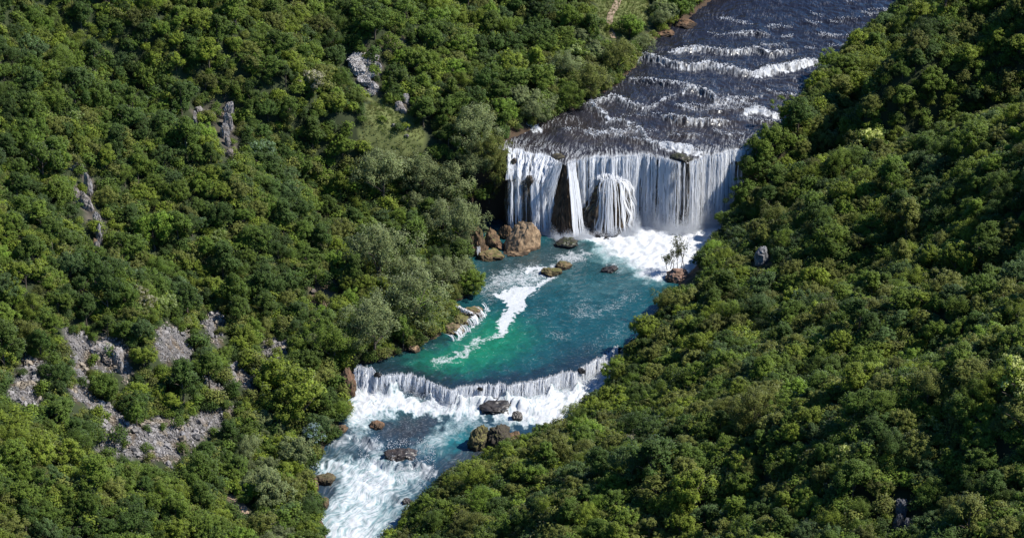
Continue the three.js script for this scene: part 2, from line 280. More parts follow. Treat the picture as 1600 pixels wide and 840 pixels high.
{
  const x0 = -8, x1 = 170, z0 = -760, z1 = -568;
  const M = new PlanMap(x0, z0, x1, z1, 0.15);
  const hard = M.mask((t) => { for (const l of LEDGES) { t.line(l.p, 0.35, 0.8 * Math.min(1, l.w), 0.1, 0.05); t.line(l.p, 1.1, 0.42 * Math.min(1, l.w), 0.4, 0.4); if (l.w > 1.05) t.line(l.p, 2, 0.8, 0.8, 1.3); } });
  const soft = M.mask((t) => { for (const l of LEDGES) { t.line(l.p, 1.8, 0.7 * l.w, 0.7, 0.9); t.line(l.p, 3.5, 0.4 * l.w, 1.5, 3, -0.6); } });
  const dark = M.mask((t) => { for (const l of LEDGES) t.line(l.p, 2.6, 0.9, 0.9, 3.8, -0.3); });
  const maps = M.paint((x, z) => {
    const zz = -z, s = lipZ(x) - z, v = s; // metres upstream of the lip
    const wx = x + n2(x / 1.6, z / 2.5) * 0.5 + n2b(x / 0.6, z / 1) * 0.2, wz = z + n2b(x / 1.1, z / 2.5) * 1.0 + n2(x / 0.4, z / 0.8) * 0.35;
    const h = M.read(hard, wx, wz) * (0.75 + 0.6 * sstep(-0.3, 0.4, n2b(x / 2.6, z / 2.6))), so = M.read(soft, wx, wz), dk = M.read(dark, x + n2(x / 3, z / 4), z + n2b(x / 3, z / 4) * 1.5);
    const a = x + 0.16 * z + n2(x / 16, z / 18) * 0.7, st = 0.6 * fbm(a / 0.55, z / 6.5, 3) + 0.4 * fbm(a / 0.24, z / 2.6, 2), big = fbm(x / 11, z / 13, 3);
    const lipW = 1 - sstep(0, 3, v), calm = sstep(40, 85, v);
    let f = sstep(0.2 - 0.12 * big, 0.75, st + 0.1) * lerp(0.34 + 0.16 * sstep(42, 20, v), 0.1, calm) * (0.55 + 1.3 * big) * (1 + 0.5 * sstep(25, 3, v));
    f = Math.max(f, sstep(0.35, 0.95, so + st * 0.6) * 0.62 * (0.45 + 0.8 * sstep(-0.4, 0.4, st)));
    f = Math.max(f, sstep(0.22, 0.7, h + 0.35 * st));
    f = Math.max(f, lipW * sstep(-0.3, 0.4, st) * 0.9, sstep(13, 1, v) * sstep(-0.1, 0.45, st) * 0.7);
    f *= 1 - 0.8 * dk * (1 - sstep(0.2, 0.7, h));
    const brown = sstep(45, 10, v) * (0.5 + 0.5 * big), base = mix3(mix3([0.012, 0.013, 0.020], [0.009, 0.010, 0.018], calm), [0.034, 0.027, 0.023], clamp(brown));
    f *= 1 + 0.35 * n2(x / 0.45, z / 0.7); const k = 0.75 + 0.5 * sstep(-0.5, 0.5, st);
    const c = mix3(base.map((q) => q * k), FOAM, clamp(f));
    return [...c, lerp(0.2, 0.95, clamp(f * 1.5)), 0.5 + 0.32 * st + 0.18 * n2(x / 1.3, z / 1.9)];
  });
  sheet('upper_river', 'dark blue-grey upper river with stepped white-crested cascades above the main falls', M, 420, 420, (u, w) => {
    const x = lerp(x0 + 1, x1 - 1, u), v = w < 0.8 ? w / 0.8 * 100 : 100 + (w - 0.8) / 0.2 * 78, z = Math.max(lipZ(x) - v, z0 + 0.5);
    if (bank(x, z).sd > 5) return null;
    const y = upperLevel(-z) + (lipZ(x) + 575) * 0.095 - 0.35 * (1 - sstep(0, 1.6, v)) + ledgeBump(x, z) * sstep(0, 2, v) + n2(x / 1.7, z / 2.3) * 0.12 + n2b(x / 6, z / 6) * 0.18;
    return [x, y, z];
  }, maps, 0.16);
}

// ---- pool between the falls
{
  const x0 = -60, x1 = 62, z0 = -582, z1 = -486;
  const M = new PlanMap(x0, z0, x1, z1, 0.11), pp = (l) => plan(l, fP);
  const base = M.mask((t) => {
    t.poly(pp([[800, 345], [850, 352], [905, 355], [990, 355], [1000, 345], [1160, 340], [1150, 375], [1112, 395], [1068, 432], [1010, 440], [1000, 418], [975, 402], [955, 396], [935, 378], [900, 372], [862, 372], [846, 362]]), 0.85, 1.2);
    t.poly(pp([[1000, 352], [1130, 344], [1118, 372], [1090, 398], [1060, 418], [1030, 420], [1050, 395], [1010, 385], [990, 370]]), 0.95, 1.6);
    t.line(pp([[850, 362], [905, 368], [960, 372], [1000, 362]]), 3.5, 0.9, 0.8);
    t.line(pp([[1060, 425], [1000, 440], [950, 450], [905, 455]]), 8, 0.2, 3);
    t.line(pp([[940, 392], [985, 410], [1040, 425]]), 8, 0.45, 2.5);
    t.poly(pp([[752, 458], [772, 420], [830, 420], [900, 400], [900, 430], [850, 452], [800, 470]]), 0.25, 3);
  });
  const patch = M.mask((t) => {
    t.poly(pp([[765, 460], [780, 458], [803, 449], [835, 447], [839, 454], [821, 465], [822, 477], [815, 487], [803, 490], [804, 500], [794, 510], [792, 522], [780, 524], [777, 500], [795, 478], [780, 466]]), 1, 0.35);
    t.line(pp([[764, 479], [755, 492], [746, 504], [736, 511], [726, 521], [714, 530]]), 0.9, 0.85, 0.35);
    t.line(pp([[838, 449], [850, 440], [868, 430]]), 1.6, 0.8, 0.5);
    t.line(pp([[822, 425], [835, 418], [850, 420], [848, 430]]), 2.2, 0.9, 0.5);
  });
  const lace = M.mask((t) => {
    t.line(pp([[835, 450], [818, 437], [850, 427], [872, 418], [890, 400], [912, 398]]), 4, 0.9, 1);
    t.line(pp([[792, 517], [775, 525], [757, 532], [737, 535], [730, 545], [735, 552], [712, 557], [685, 565]]), 2.2, 1, 0.6);
    t.line(pp([[737, 536], [752, 543], [740, 533]]), 1.2, 1, 0.3); t.line(pp([[712, 557], [690, 562], [682, 568], [695, 574]]), 4, 0.7, 1.2);
    t.line(pp([[815, 490], [838, 497], [850, 488], [846, 477]]), 1.6, 0.8, 0.8);
    t.line(pp([[860, 520], [872, 530], [885, 522]]), 3, 0.7, 1.2); t.line(pp([[900, 500], [905, 480], [915, 463]]), 3, 0.7, 1.4);
    t.line(pp([[920, 490], [945, 485], [975, 470], [1000, 455]]), 4, 0.7, 1.6);
    t.line(pp([[905, 558], [930, 545], [955, 530], [985, 500]]), 7, 0.5, 2.6);
    t.line(pp([[835, 556], [862, 568], [880, 582]]), 1.8, 0.6, 0.9);
    t.line(pp([[855, 400], [880, 395], [905, 405], [920, 415]]), 5, 0.7, 1.8); t.line(pp([[760, 470], [775, 450], [790, 430]]), 7, 0.7, 2.2); t.poly(pp([[748, 440], [800, 405], [850, 405], [850, 440], [790, 450], [765, 470]]), 0.75, 2.5);
    t.poly(pp([[830, 420], [1000, 430], [1000, 540], [900, 560], [850, 520], [820, 470]]), 0.28, 4);
    t.line(pp([[600, 565], [640, 560], [700, 535]]), 3, 0.25, 2);
    t.line(pp([[945, 415], [962, 412], [968, 425]]), 2.2, 0.9, 0.8);
  });
  const green = M.mask((t) => { t.poly(pp([[630, 565], [700, 540], [755, 495], [800, 495], [830, 530], [790, 560], [710, 588], [640, 580]]), 1, 3.5); });
  const deep = M.mask((t) => { t.line(pp([[600, 582], [650, 588], [705, 606], [780, 600], [860, 590], [930, 566]]), 9, 0.95, 1.8); t.line(pp([[600, 586], [650, 590], [705, 608], [780, 602], [860, 592], [930, 566]]), 5, 0.9, 1); t.poly(pp([[860, 545], [945, 530], [940, 565], [880, 585]]), 0.6, 2.5); t.line(pp([[560, 570], [640, 548], [690, 530]]), 5, 0.8, 1.8); });
  const shoal = M.mask((t) => { t.poly(pp([[760, 400], [900, 375], [905, 410], [850, 440], [770, 465], [740, 440]]), 0.9, 3); t.poly(pp([[935, 412], [970, 410], [975, 428], [940, 428]]), 0.8, 1.5); t.poly(pp([[860, 372], [905, 370], [910, 392], [865, 394]]), 1, 1); t.line(pp([[940, 398], [985, 396]]), 3, 0.7, 1); });
  const maps = M.paint((x, z) => {
    const wx = x + n2(x / 3.4, z / 4) * 1.0 + n2b(x / 1, z / 1.2) * 0.4, wz = z + n2b(x / 3.4, z / 4) * 1.6 + n2(x / 0.9, z / 1.2) * 0.6;
    const b = M.read(base, wx, wz), p = M.read(patch, x + n2(x / 1.5, z / 2) * 0.55, z + n2b(x / 1.5, z / 2) * 0.9), l = M.read(lace, wx, wz), g = M.read(green, wx, wz), d = M.read(deep, wx, wz), s = M.read(shoal, wx, wz);
    const r = ridge(x / 2.6 + n2(x / 5, z / 5) * 0.8, z / 3.6, 3), r2 = ridge(x / 0.9 + 9, z / 1.3, 2), sw = fbm(wx / 5, wz / 6, 4), fine = fbm(x / 0.5, z / 0.7, 2);
    let f = sstep(0.2, 0.82, b * (0.95 + 0.3 * sw) + 0.35 * (r - 0.6) * b + fine * 0.08);
    f = Math.max(f, sstep(0.3, 0.75, p + fine * 0.25 + (r2 - 0.65) * 0.7) * (0.86 + 0.14 * sstep(-0.3, 0.5, fine + sw)));
    f = Math.max(f, sstep(0.66, 1.0, l * 0.5 + (r * 0.5 + r2 * 0.5) * 0.64 + fine * 0.1 - 0.02) * (0.2 + 0.7 * l));
    f = Math.max(f, 0.35 * sstep(0.72, 0.95, r * 0.6 + r2 * 0.4) * sstep(-0.2, 0.5, sw));
    let c = [0.006, 0.062, 0.074];
    c = mix3(c, [0.007, 0.165, 0.082], g); c = mix3(c, [0.010, 0.020, 0.034], d * 0.9); c = mix3(c, [0.03, 0.05, 0.055], s * 0.8);
    c = mix3(c, [0.27, 0.48, 0.48], sstep(0.05, 0.6, b) * 0.7 * (0.6 + 0.6 * sw + 0.2));
    const k = 0.85 + 0.3 * sw; c = c.map((q) => q * k);
    return [...mix3(c, FOAM, clamp(f)), lerp(0.16, 0.9, clamp(f)), 0.5 + 0.28 * fbm(x / 1.4, z / 1.0, 3) + 0.15 * f * fine];
  });
  sheet('pool', 'turquoise and emerald pool with drifting foam between the upper and lower falls', M, 260, 240, (u, w) => {
    const x = lerp(x0 + 1, x1 - 1, u), zf = lowLipZ(x), z = lerp(z0 + 1, zf, w);
    if (bank(x, z).sd > 4) return null;
    const b = M.read(base, x, z), y = POOL + n2(x / 2, z / 2) * 0.06 + b * (0.2 + 0.3 * n2b(x / 2.4, z / 3) + 0.12 * n2(x / 0.8, z / 0.9)) - 0.25 * sstep(1.2, 0, zf - z) + 0.06 * n2(x / 0.7, z / 3) * sstep(4, 0, zf - z);
    return [x, y, z];
  }, maps, 0.14);
}

// ---- lower river below the second falls
const LOWER_LEDGES = [
  [[[688, 626], [705, 632], [722, 633], [745, 629], [775, 634], [800, 630], [822, 640]], 1.7, 1],
  [[[530, 690], [548, 680], [575, 688], [590, 705]], 1.2, 0.8],
  [[[590, 720], [605, 728], [630, 731], [655, 728], [675, 735]], 1.4, 1],
  [[[500, 722], [525, 725], [550, 735]], 0.7, 0.6],
  [[[615, 770], [625, 780], [640, 785]], 0.8, 0.8],
].map(([p, a, w]) => ({ p: plan(p, fL), a, w }));
function lowerY(x, z) {
  let h = 0;
  for (const l of LOWER_LEDGES) { const q = dLine(l.p, x + n2(x / 2, z / 2) * 0.5, z + n2b(x / 1.5, z / 2) * 0.7); if (q.d > 12) continue; const end = sstep(0, 2, q.along) * sstep(0, 2, q.total - q.along); h = Math.max(h, 0.85 * l.a * (0.3 + 0.7 * end) * (q.side > 0 ? 1 - sstep(0.1, 1.5, q.d) : Math.exp(-q.d / 3.5))); }
  return lowerLevel(-z) + h;
}
{
  const x0 = -80, x1 = 48, z0 = -514, z1 = -380;
  const M = new PlanMap(x0, z0, x1, z1, 0.13), pp = (l) => plan(l, fL);
  const white = M.mask((t) => {
    t.poly(pp([[545, 585], [575, 590], [610, 612], [660, 625], [720, 622], [800, 628], [870, 606], [930, 580], [990, 560], [985, 610], [910, 652], [865, 672], [830, 666], [800, 660], [770, 650], [720, 648], [690, 652], [650, 645], [600, 642], [575, 655], [550, 652]]), 1, 0.9);
    t.poly(pp([[552, 600], [590, 600], [640, 625], [690, 630], [690, 645], [640, 640], [590, 660], [560, 660]]), 0.7, 1.5);
    t.line(pp([[735, 650], [715, 665], [690, 680], [665, 695], [645, 715]]), 4, 0.55, 2);
    t.line(pp([[800, 655], [790, 668], [770, 672], [735, 665]]), 3, 0.5, 1.4); t.line(pp([[700, 720], [685, 695], [700, 675]]), 3, 0.4, 1.6);
    t.poly(pp([[585, 700], [602, 704], [598, 725], [615, 738], [660, 737], [680, 742], [655, 755], [615, 765], [600, 785], [580, 830], [560, 860], [535, 860], [545, 815], [560, 775], [568, 740], [572, 715]]), 0.9, 1.8);
    t.line(pp([[640, 770], [625, 800], [600, 830]]), 4, 0.6, 2); t.line(pp([[545, 770], [530, 810], [525, 850]]), 4, 0.5, 2);
    t.line(pp([[560, 680], [545, 690], [530, 710], [510, 735], [540, 745], [570, 760]]), 6, 0.42, 2.2);
    t.line(pp([[500, 735], [540, 728], [570, 745]]), 3, 0.6, 1); t.line(pp([[530, 800], [545, 770], [560, 740]]), 4, 0.6, 1.5);
    t.line(pp([[560, 640], [556, 660], [565, 672]]), 3, 0.8, 1);
    t.line(pp([[520, 840], [540, 900], [520, 1000]]), 18, 0.55, 3);
  });
  const teal = M.mask((t) => { t.poly(pp([[700, 668], [740, 660], [745, 690], [690, 715], [670, 710]]), 1, 2); t.poly(pp([[610, 645], [650, 640], [660, 655], [610, 665]]), 0.7, 1.5); t.poly(pp([[540, 780], [590, 770], [600, 800], [560, 830], [530, 840]]), 0.8, 2.5); });
  const steps = M.mask((t) => { for (const l of LOWER_LEDGES) t.line(l.p, 2.2, 0.9 * l.w, 0.5, 1.1); });
  const rocky = M.mask((t) => { t.poly(pp([[625, 648], [665, 640], [690, 660], [650, 690], [600, 690], [590, 670]]), 0.9, 1.6); t.poly(pp([[700, 715], [760, 690], [790, 715], [720, 740], [690, 740]]), 1, 2); t.poly(pp([[490, 735], [550, 690], [560, 720], [540, 760], [520, 800], [495, 780]]), 0.7, 2); });
  const maps = M.paint((x, z) => {
    const wx = x + n2(x / 3, z / 3.5) * 0.9 + n2b(x / 0.9, z / 1.2) * 0.5, wz = z + n2b(x / 3, z / 3.5) * 1.5 + n2(x / 0.9, z / 1.1) * 0.7;
    const w = M.read(white, wx, wz), t = M.read(teal, wx, wz), rk = M.read(rocky, wx, wz);
    const fa = sstep(486, 478, -z), a = lerp(x, x * 0.82 + z * 0.57, fa) + n2(x / 8, z / 8) * 1.2, al = lerp(z, z * 0.82 - x * 0.57, fa), st = 0.65 * fbm(a / 0.75, al / 7, 3) + 0.35 * fbm(a / 0.35, al / 2.6, 3), r = ridge(a / 1.6, al / 5, 3), sw = fbm(wx / 4, wz / 5, 3);
    const led = M.read(steps, wx, wz) * sstep(-0.5, 0.3, st);
    let f = sstep(0.22, 1.0, w * (0.98 + 0.7 * st + 0.35 * sw) + 0.08 * st) * (1 - 0.28 * sstep(0.05, -0.5, st) * sstep(480, 470, -z));
    f = Math.max(f, led * 0.85, 0.45 * sstep(0.66, 1.0, r * 0.7 + st * 0.35 + 0.12 * rk * st), rk * 0.3 * sstep(0, 0.6, st));
    let c = mix3([0.014, 0.045, 0.075], [0.012, 0.13, 0.15], t); c = mix3(c, [0.03, 0.03, 0.036], rk * 0.8);
    c = mix3(c, [0.2, 0.36, 0.37], sstep(0.15, 0.8, w) * 0.75);
    return [...mix3(c.map((q) => q * (0.85 + 0.3 * sw)), FOAM, clamp(f)), lerp(0.2, 0.92, clamp(f * 1.2)), 0.5 + 0.34 * st + 0.15 * n2(x / 1.6, z / 1.6)];
  });
  sheet('lower_river', 'white churning lower river rapids below the curved second falls', M, 280, 320, (u, w) => {
    const x = lerp(x0 + 1, x1 - 1, u), z = lerp(lowLipZ(x) - 1.5, z1 - 1, w);
    if (bank(x, z).sd > 4) return null;
    const b = M.read(white, x, z);
    return [x, lowerY(x, z) + n2(x / 1.6, z / 2) * 0.14 + 2.5 * Math.max(0, n2b(x / 4.3, 3.1) + 0.35 * n2(x / 1.2, z)) * sstep(5.5, 1.2, lowLipZ(x) + 6 - z > 0 ? z - lowLipZ(x) : 9) + b * (0.22 * n2b(x / 2.4, z / 3) + 0.1 * n2(x / 0.8, z / 1.2) + 0.12), z];
  }, maps, 0.18);
}

// ---------------------------------------------------------------- rock
const rockMat = new THREE.MeshStandardMaterial({ vertexColors: true, roughness: 0.95, name: 'rock' }), wetMat = new THREE.MeshStandardMaterial({ vertexColors: true, roughness: 0.45, name: 'wet_rock' });
// a lump of rock: superellipsoid, tapered, cut by random planes, roughened; coloured by height, facing and noise
function rockGeo(seed, { size, detail = 14, sq = 2.6, taper = 1, cuts = 8, rough = 0.19, groove = 0, tone = [0.3, 0.28, 0.26], tone2 = [0.17, 0.14, 0.11], moss = null, mossAt = 0.55, lean = [0, 0], wetline = -1e9 }) {
  const r = rng(seed), o = r() * 100, g0 = new THREE.IcosahedronGeometry(1, detail); g0.deleteAttribute('normal'); g0.deleteAttribute('uv');
  const g = mergeVertices(g0, 1e-4), p = g.attributes.position, planes = [];
  for (let i = 0; i < cuts; i++) { const n = new THREE.Vector3(r() - 0.5, (r() - 0.35) * 0.9, r() - 0.5).normalize(); planes.push([n, 0.62 + 0.26 * r()]); }
  const v = new THREE.Vector3();
  for (let i = 0; i < p.count; i++) {
    v.fromBufferAttribute(p, i);
    const k = Math.pow(Math.abs(v.x) ** sq + Math.abs(v.y) ** sq + Math.abs(v.z) ** sq, -1 / sq); v.multiplyScalar(k);
    for (const [n, d] of planes) { const q = v.dot(n); if (q > d) v.addScaledVector(n, (d - q) * 0.85); }
    const f = 1 + rough * (fbm3(v.x * 1.7 + o, v.y * 1.7, v.z * 1.7, 5, 0.6) * 1.3) + groove * (Math.abs(n3(v.x * 5 + o, v.y * 0.8, v.z * 5)) - 0.3);
    v.multiplyScalar(f);
    const t = lerp(1, taper, clamp(v.y * 0.5 + 0.5));
    p.setXYZ(i, v.x * size[0] * t + lean[0] * v.y * size[1], v.y * size[1], v.z * size[2] * t + lean[1] * v.y * size[1]);
  }
  g.computeVertexNormals();
  const c = new Float32Array(p.count * 3), nn = g.attributes.normal;
  for (let i = 0; i < p.count; i++) {
    v.fromBufferAttribute(p, i);
    const a = fbm3(v.x * 0.5 + o, v.y * 0.5, v.z * 0.5, 4), b = fbm3(v.x * 2.2, v.y * 2.2 + o, v.z * 2.2, 3), crack = sstep(0.12, 0, Math.abs(n3(v.x * 0.8 + o, v.y * 0.5, v.z * 0.8)));
    let q = mix3(tone, tone2, clamp(0.45 + a * 1.1)).map((e) => e * (1 + 0.45 * b) * (1 - 0.55 * crack));
    if (moss) q = mix3(q, moss, sstep(mossAt - 0.2, mossAt + 0.2, nn.getY(i) + 0.5 * a + 0.25 * b) * 0.9);
    q = q.map((e) => e * lerp(1, 0.3, sstep(0.35, -0.1, v.y - wetline - 0.35 * a)));
    c.set(q, i * 3);
  }
  g.setAttribute('color', new THREE.BufferAttribute(c, 3));
  return toCreasedNormals(g, 0.7);
}
const scaleAt = (p) => proj(p.x, p.y, p.z)[2] * TANV / 420; // metres per photograph pixel
// a boulder read off the photograph: centre, width and height in pixels, and the surface it sits in
function boulder(seed, name, label, cx, cy, w, h, f, opt = {}, category = 'boulder', group) {
  const p = hit(cx, cy + h * 0.36, f), s = scaleAt(p), rx = w * s / 2, ry = h * s * (opt.tall ?? 0.58);
  const m = mesh(name, rockGeo(seed, { size: [rx, ry, rx * (opt.deep ?? 0.85)], wetline: f === ground ? -1e9 : 0.45 - ry * (opt.up ?? 0.25), ...opt }), opt.wet ? wetMat : rockMat);
  m.position.set(p.x, p.y + ry * (opt.up ?? 0.25), p.z - rx * 0.3); m.rotation.y = opt.turn ?? 0;
  return tag(m, label, category, group);
}
const TAN = { tone: [0.3, 0.2, 0.115], tone2: [0.15, 0.095, 0.055] }, BROWN = { tone: [0.15, 0.095, 0.05], tone2: [0.07, 0.045, 0.025] }, WET = { tone: [0.05, 0.042, 0.036], tone2: [0.02, 0.018, 0.018], wet: true }, LIME = { tone: [0.31, 0.29, 0.28], tone2: [0.17, 0.145, 0.125] };
const MOSS = [0.1, 0.1, 0.025];

// ---- the cliff behind the main falls
{
  const nu = 360, nv = 60, xa = -13, xb = 59, pos = [], col = [], idx = [];
  for (let j = 0; j <= nv; j++) for (let i = 0; i <= nu; i++) {
    const x = lerp(xa, xb, i / nu), v = j / nv, back = 3 * sstep(-0.5, -3.5, x) * sstep(0, 0.15, v);
    const y = 19.75 - 17.5 * v, bulge = 1.1 * sstep(0, 0.2, v) + fbm(x / 4, y / 6, 4) * 1.4 * sstep(0, 0.15, v) + Math.abs(n2(x / 1.1, y / 9)) * 0.9 - 1.6;
    pos.push(x, y, lipZ(x) + bulge - back + (j === 0 ? -1.2 : 0));
    const a = fbm(x / 2, y / 3, 4), k = 0.7 + 0.5 * n2(x / 0.6, y / 4);
    col.push(...mix3([0.055, 0.038, 0.024], [0.03, 0.028, 0.018], clamp(0.5 + a)).map((q) => q * k));
  }
  for (let j = 0; j < nv; j++) for (let i = 0; i < nu; i++) { const a = j * (nu + 1) + i; idx.push(a, a + nu + 1, a + 1, a + 1, a + nu + 1, a + nu + 2); }
  const g = new THREE.BufferGeometry(); g.setAttribute('position', new THREE.Float32BufferAttribute(pos, 3)); g.setAttribute('color', new THREE.Float32BufferAttribute(col, 3)); g.setIndex(idx); g.computeVertexNormals();
  tag(mesh('rock_cliff', g, wetMat), 'dark wet travertine cliff behind the main waterfall', 'cliff');
}
const coneRock = mesh('cliff_rock', rockGeo(501, { size: [4.2, 9.3, 4.6], detail: 26, sq: 2.3, taper: 0.16, cuts: 5, rough: 0.2, groove: 0.22, ...{ tone: [0.15, 0.095, 0.055], tone2: [0.06, 0.04, 0.024] } }), rockMat);
coneRock.position.set(11.7, 9.6, lipZ(11.7) + 1.6); tag(coneRock, 'pointed dark brown rock dividing the left stream from the main curtain', 'rock');
const DOME = { x: 21.4, z: -573.2, y0: 3, rx: 6.6, rz: 5.4, top: 16.3 };
const domeRock = mesh('cliff_rock', rockGeo(502, { size: [DOME.rx * 1.12, 7.4, DOME.rz * 1.1], detail: 30, sq: 2.7, taper: 0.72, cuts: 3, rough: 0.14, groove: 0.16, tone: [0.085, 0.06, 0.038], tone2: [0.035, 0.027, 0.02], moss: [0.09, 0.08, 0.02], mossAt: 0.75 }), wetMat);
domeRock.position.set(DOME.x, 9, DOME.z); tag(domeRock, 'big rounded travertine rock with water spilling over it, before the main curtain', 'rock');
const shelfRock = mesh('cliff_rock', rockGeo(503, { size: [5.6, 8.2, 4.6], detail: 22, sq: 4.5, taper: 0.9, cuts: 2, rough: 0.12, groove: 0.1, tone: [0.07, 0.05, 0.032], tone2: [0.03, 0.024, 0.018], moss: [0.06, 0.06, 0.02], mossAt: 0.8 }), wetMat);
shelfRock.position.set(4.0, 8.1, -573.6); tag(shelfRock, 'shelf of dark rock under the left stream of the main falls', 'rock');

// ---------------------------------------------------------------- falling water: many tapering ribbons
const fallMat = new THREE.MeshPhysicalMaterial({ color: new THREE.Color(0.78, 0.795, 0.82), roughness: 0.75, transmission: 0.3, thickness: 0, ior: 1.33, name: 'falling_water' });
class Ribbons {
  constructor() { this.p = []; this.n = []; this.i = []; }
  add(path, width, out = [0, 0.3, 1], bulge = 0.45) {
    const ol = Math.hypot(out[0], out[2]) || 1, sx = out[2] / ol, sz = -out[0] / ol, base = this.p.length / 3, m = path.length;
    for (let k = 0; k < m; k++) {
      const t = k / (m - 1), rag = 0.55 + 0.9 * Math.abs(n2(base * 0.37, k * 1.7)), w = width * (k === 0 ? 0.15 : k === m - 1 ? 0.4 : rag) * 0.5, q = path[k], b = w * bulge;
      this.p.push(q[0] - sx * w, q[1], q[2] - sz * w, q[0] + out[0] * b, q[1] + 0.2 * b, q[2] + out[2] * b, q[0] + sx * w, q[1], q[2] + sz * w);
      for (const e of [-0.75, 0, 0.75]) { const a = out[0] + sx * e, c = out[2] + sz * e, l = Math.hypot(a, out[1], c); this.n.push(a / l, out[1] / l, c / l); }
      if (k) for (let e = 0; e < 2; e++) { const u = base + (k - 1) * 3 + e, v = u + 3; this.i.push(u, v, u + 1, u + 1, v, v + 1); }
    }
  }
  build(parent, name = 'water_curtain') { const g = new THREE.BufferGeometry(); g.setAttribute('position', new THREE.Float32BufferAttribute(this.p, 3)); g.setAttribute('normal', new THREE.Float32BufferAttribute(this.n, 3)); g.setIndex(this.i); return mesh(name, g, fallMat, parent); }
}
// a thin veil of aerated water: a folded sheet whose coverage is a streaky map
function veil(parent, name, seed, nu, nv, at, cover) { // at(u, v) gives a point, cover(u, v, x) the share of water
  const pos = [], uv = [], idx = [], TW = 1024, TH = 128, d = new Uint8Array(TW * TH * 4);
  for (let j = 0; j <= nv; j++) for (let i = 0; i <= nu; i++) { pos.push(...at(i / nu, j / nv)); uv.push(i / nu, j / nv); }
  for (let j = 0; j < nv; j++) for (let i = 0; i < nu; i++) { const a = j * (nu + 1) + i; idx.push(a, a + nu + 1, a + 1, a + 1, a + nu + 1, a + nu + 2); }
  const x0 = at(0, 0.5)[0], x1 = at(1, 0.5)[0];
  for (let j = 0, k = 0; j < TH; j++) for (let i = 0; i < TW; i++, k += 4) {
    const u = (i + 0.5) / TW, v = (j + 0.5) / TH, x = lerp(x0, x1, u), s = 0.5 * fbm(x / 0.55 + seed, v * 2.2, 3) + 0.5 * fbm(x / 0.2 + seed * 2, v * 5, 2) + 0.3 * n2b(x / 1.6, v + seed);
    const c = 255 * clamp(cover(u, v, x) * (0.62 + 0.95 * s) + 0.25 * s); d[k] = d[k + 1] = d[k + 2] = c; d[k + 3] = 255;
  }
  const t = new THREE.DataTexture(d, TW, TH); t.magFilter = t.minFilter = THREE.LinearFilter; t.needsUpdate = true;
  const g = new THREE.BufferGeometry(); g.setAttribute('position', new THREE.Float32BufferAttribute(pos, 3)); g.setAttribute('uv', new THREE.Float32BufferAttribute(uv, 2)); g.setIndex(idx); g.computeVertexNormals();
  return mesh(name, g, new THREE.MeshPhysicalMaterial({ color: new THREE.Color(0.74, 0.76, 0.79), roughness: 0.9, transmission: 0.25, thickness: 0, transparent: true, alphaMap: t, side: THREE.DoubleSide, name: 'water_veil' }), parent);
}
const pxX = (px) => (px - 800) * 0.1449;
const mainFall = thing('waterfall', 'wide white curtain of the main waterfall below the dark upper river', 'waterfall');
const leftFall = thing('waterfall', 'two-tiered white stream at the left end of the main falls, over a rock shelf', 'waterfall');
const domeFall = thing('waterfall', 'white streams draped over the rounded rock in front of the main curtain', 'waterfall');
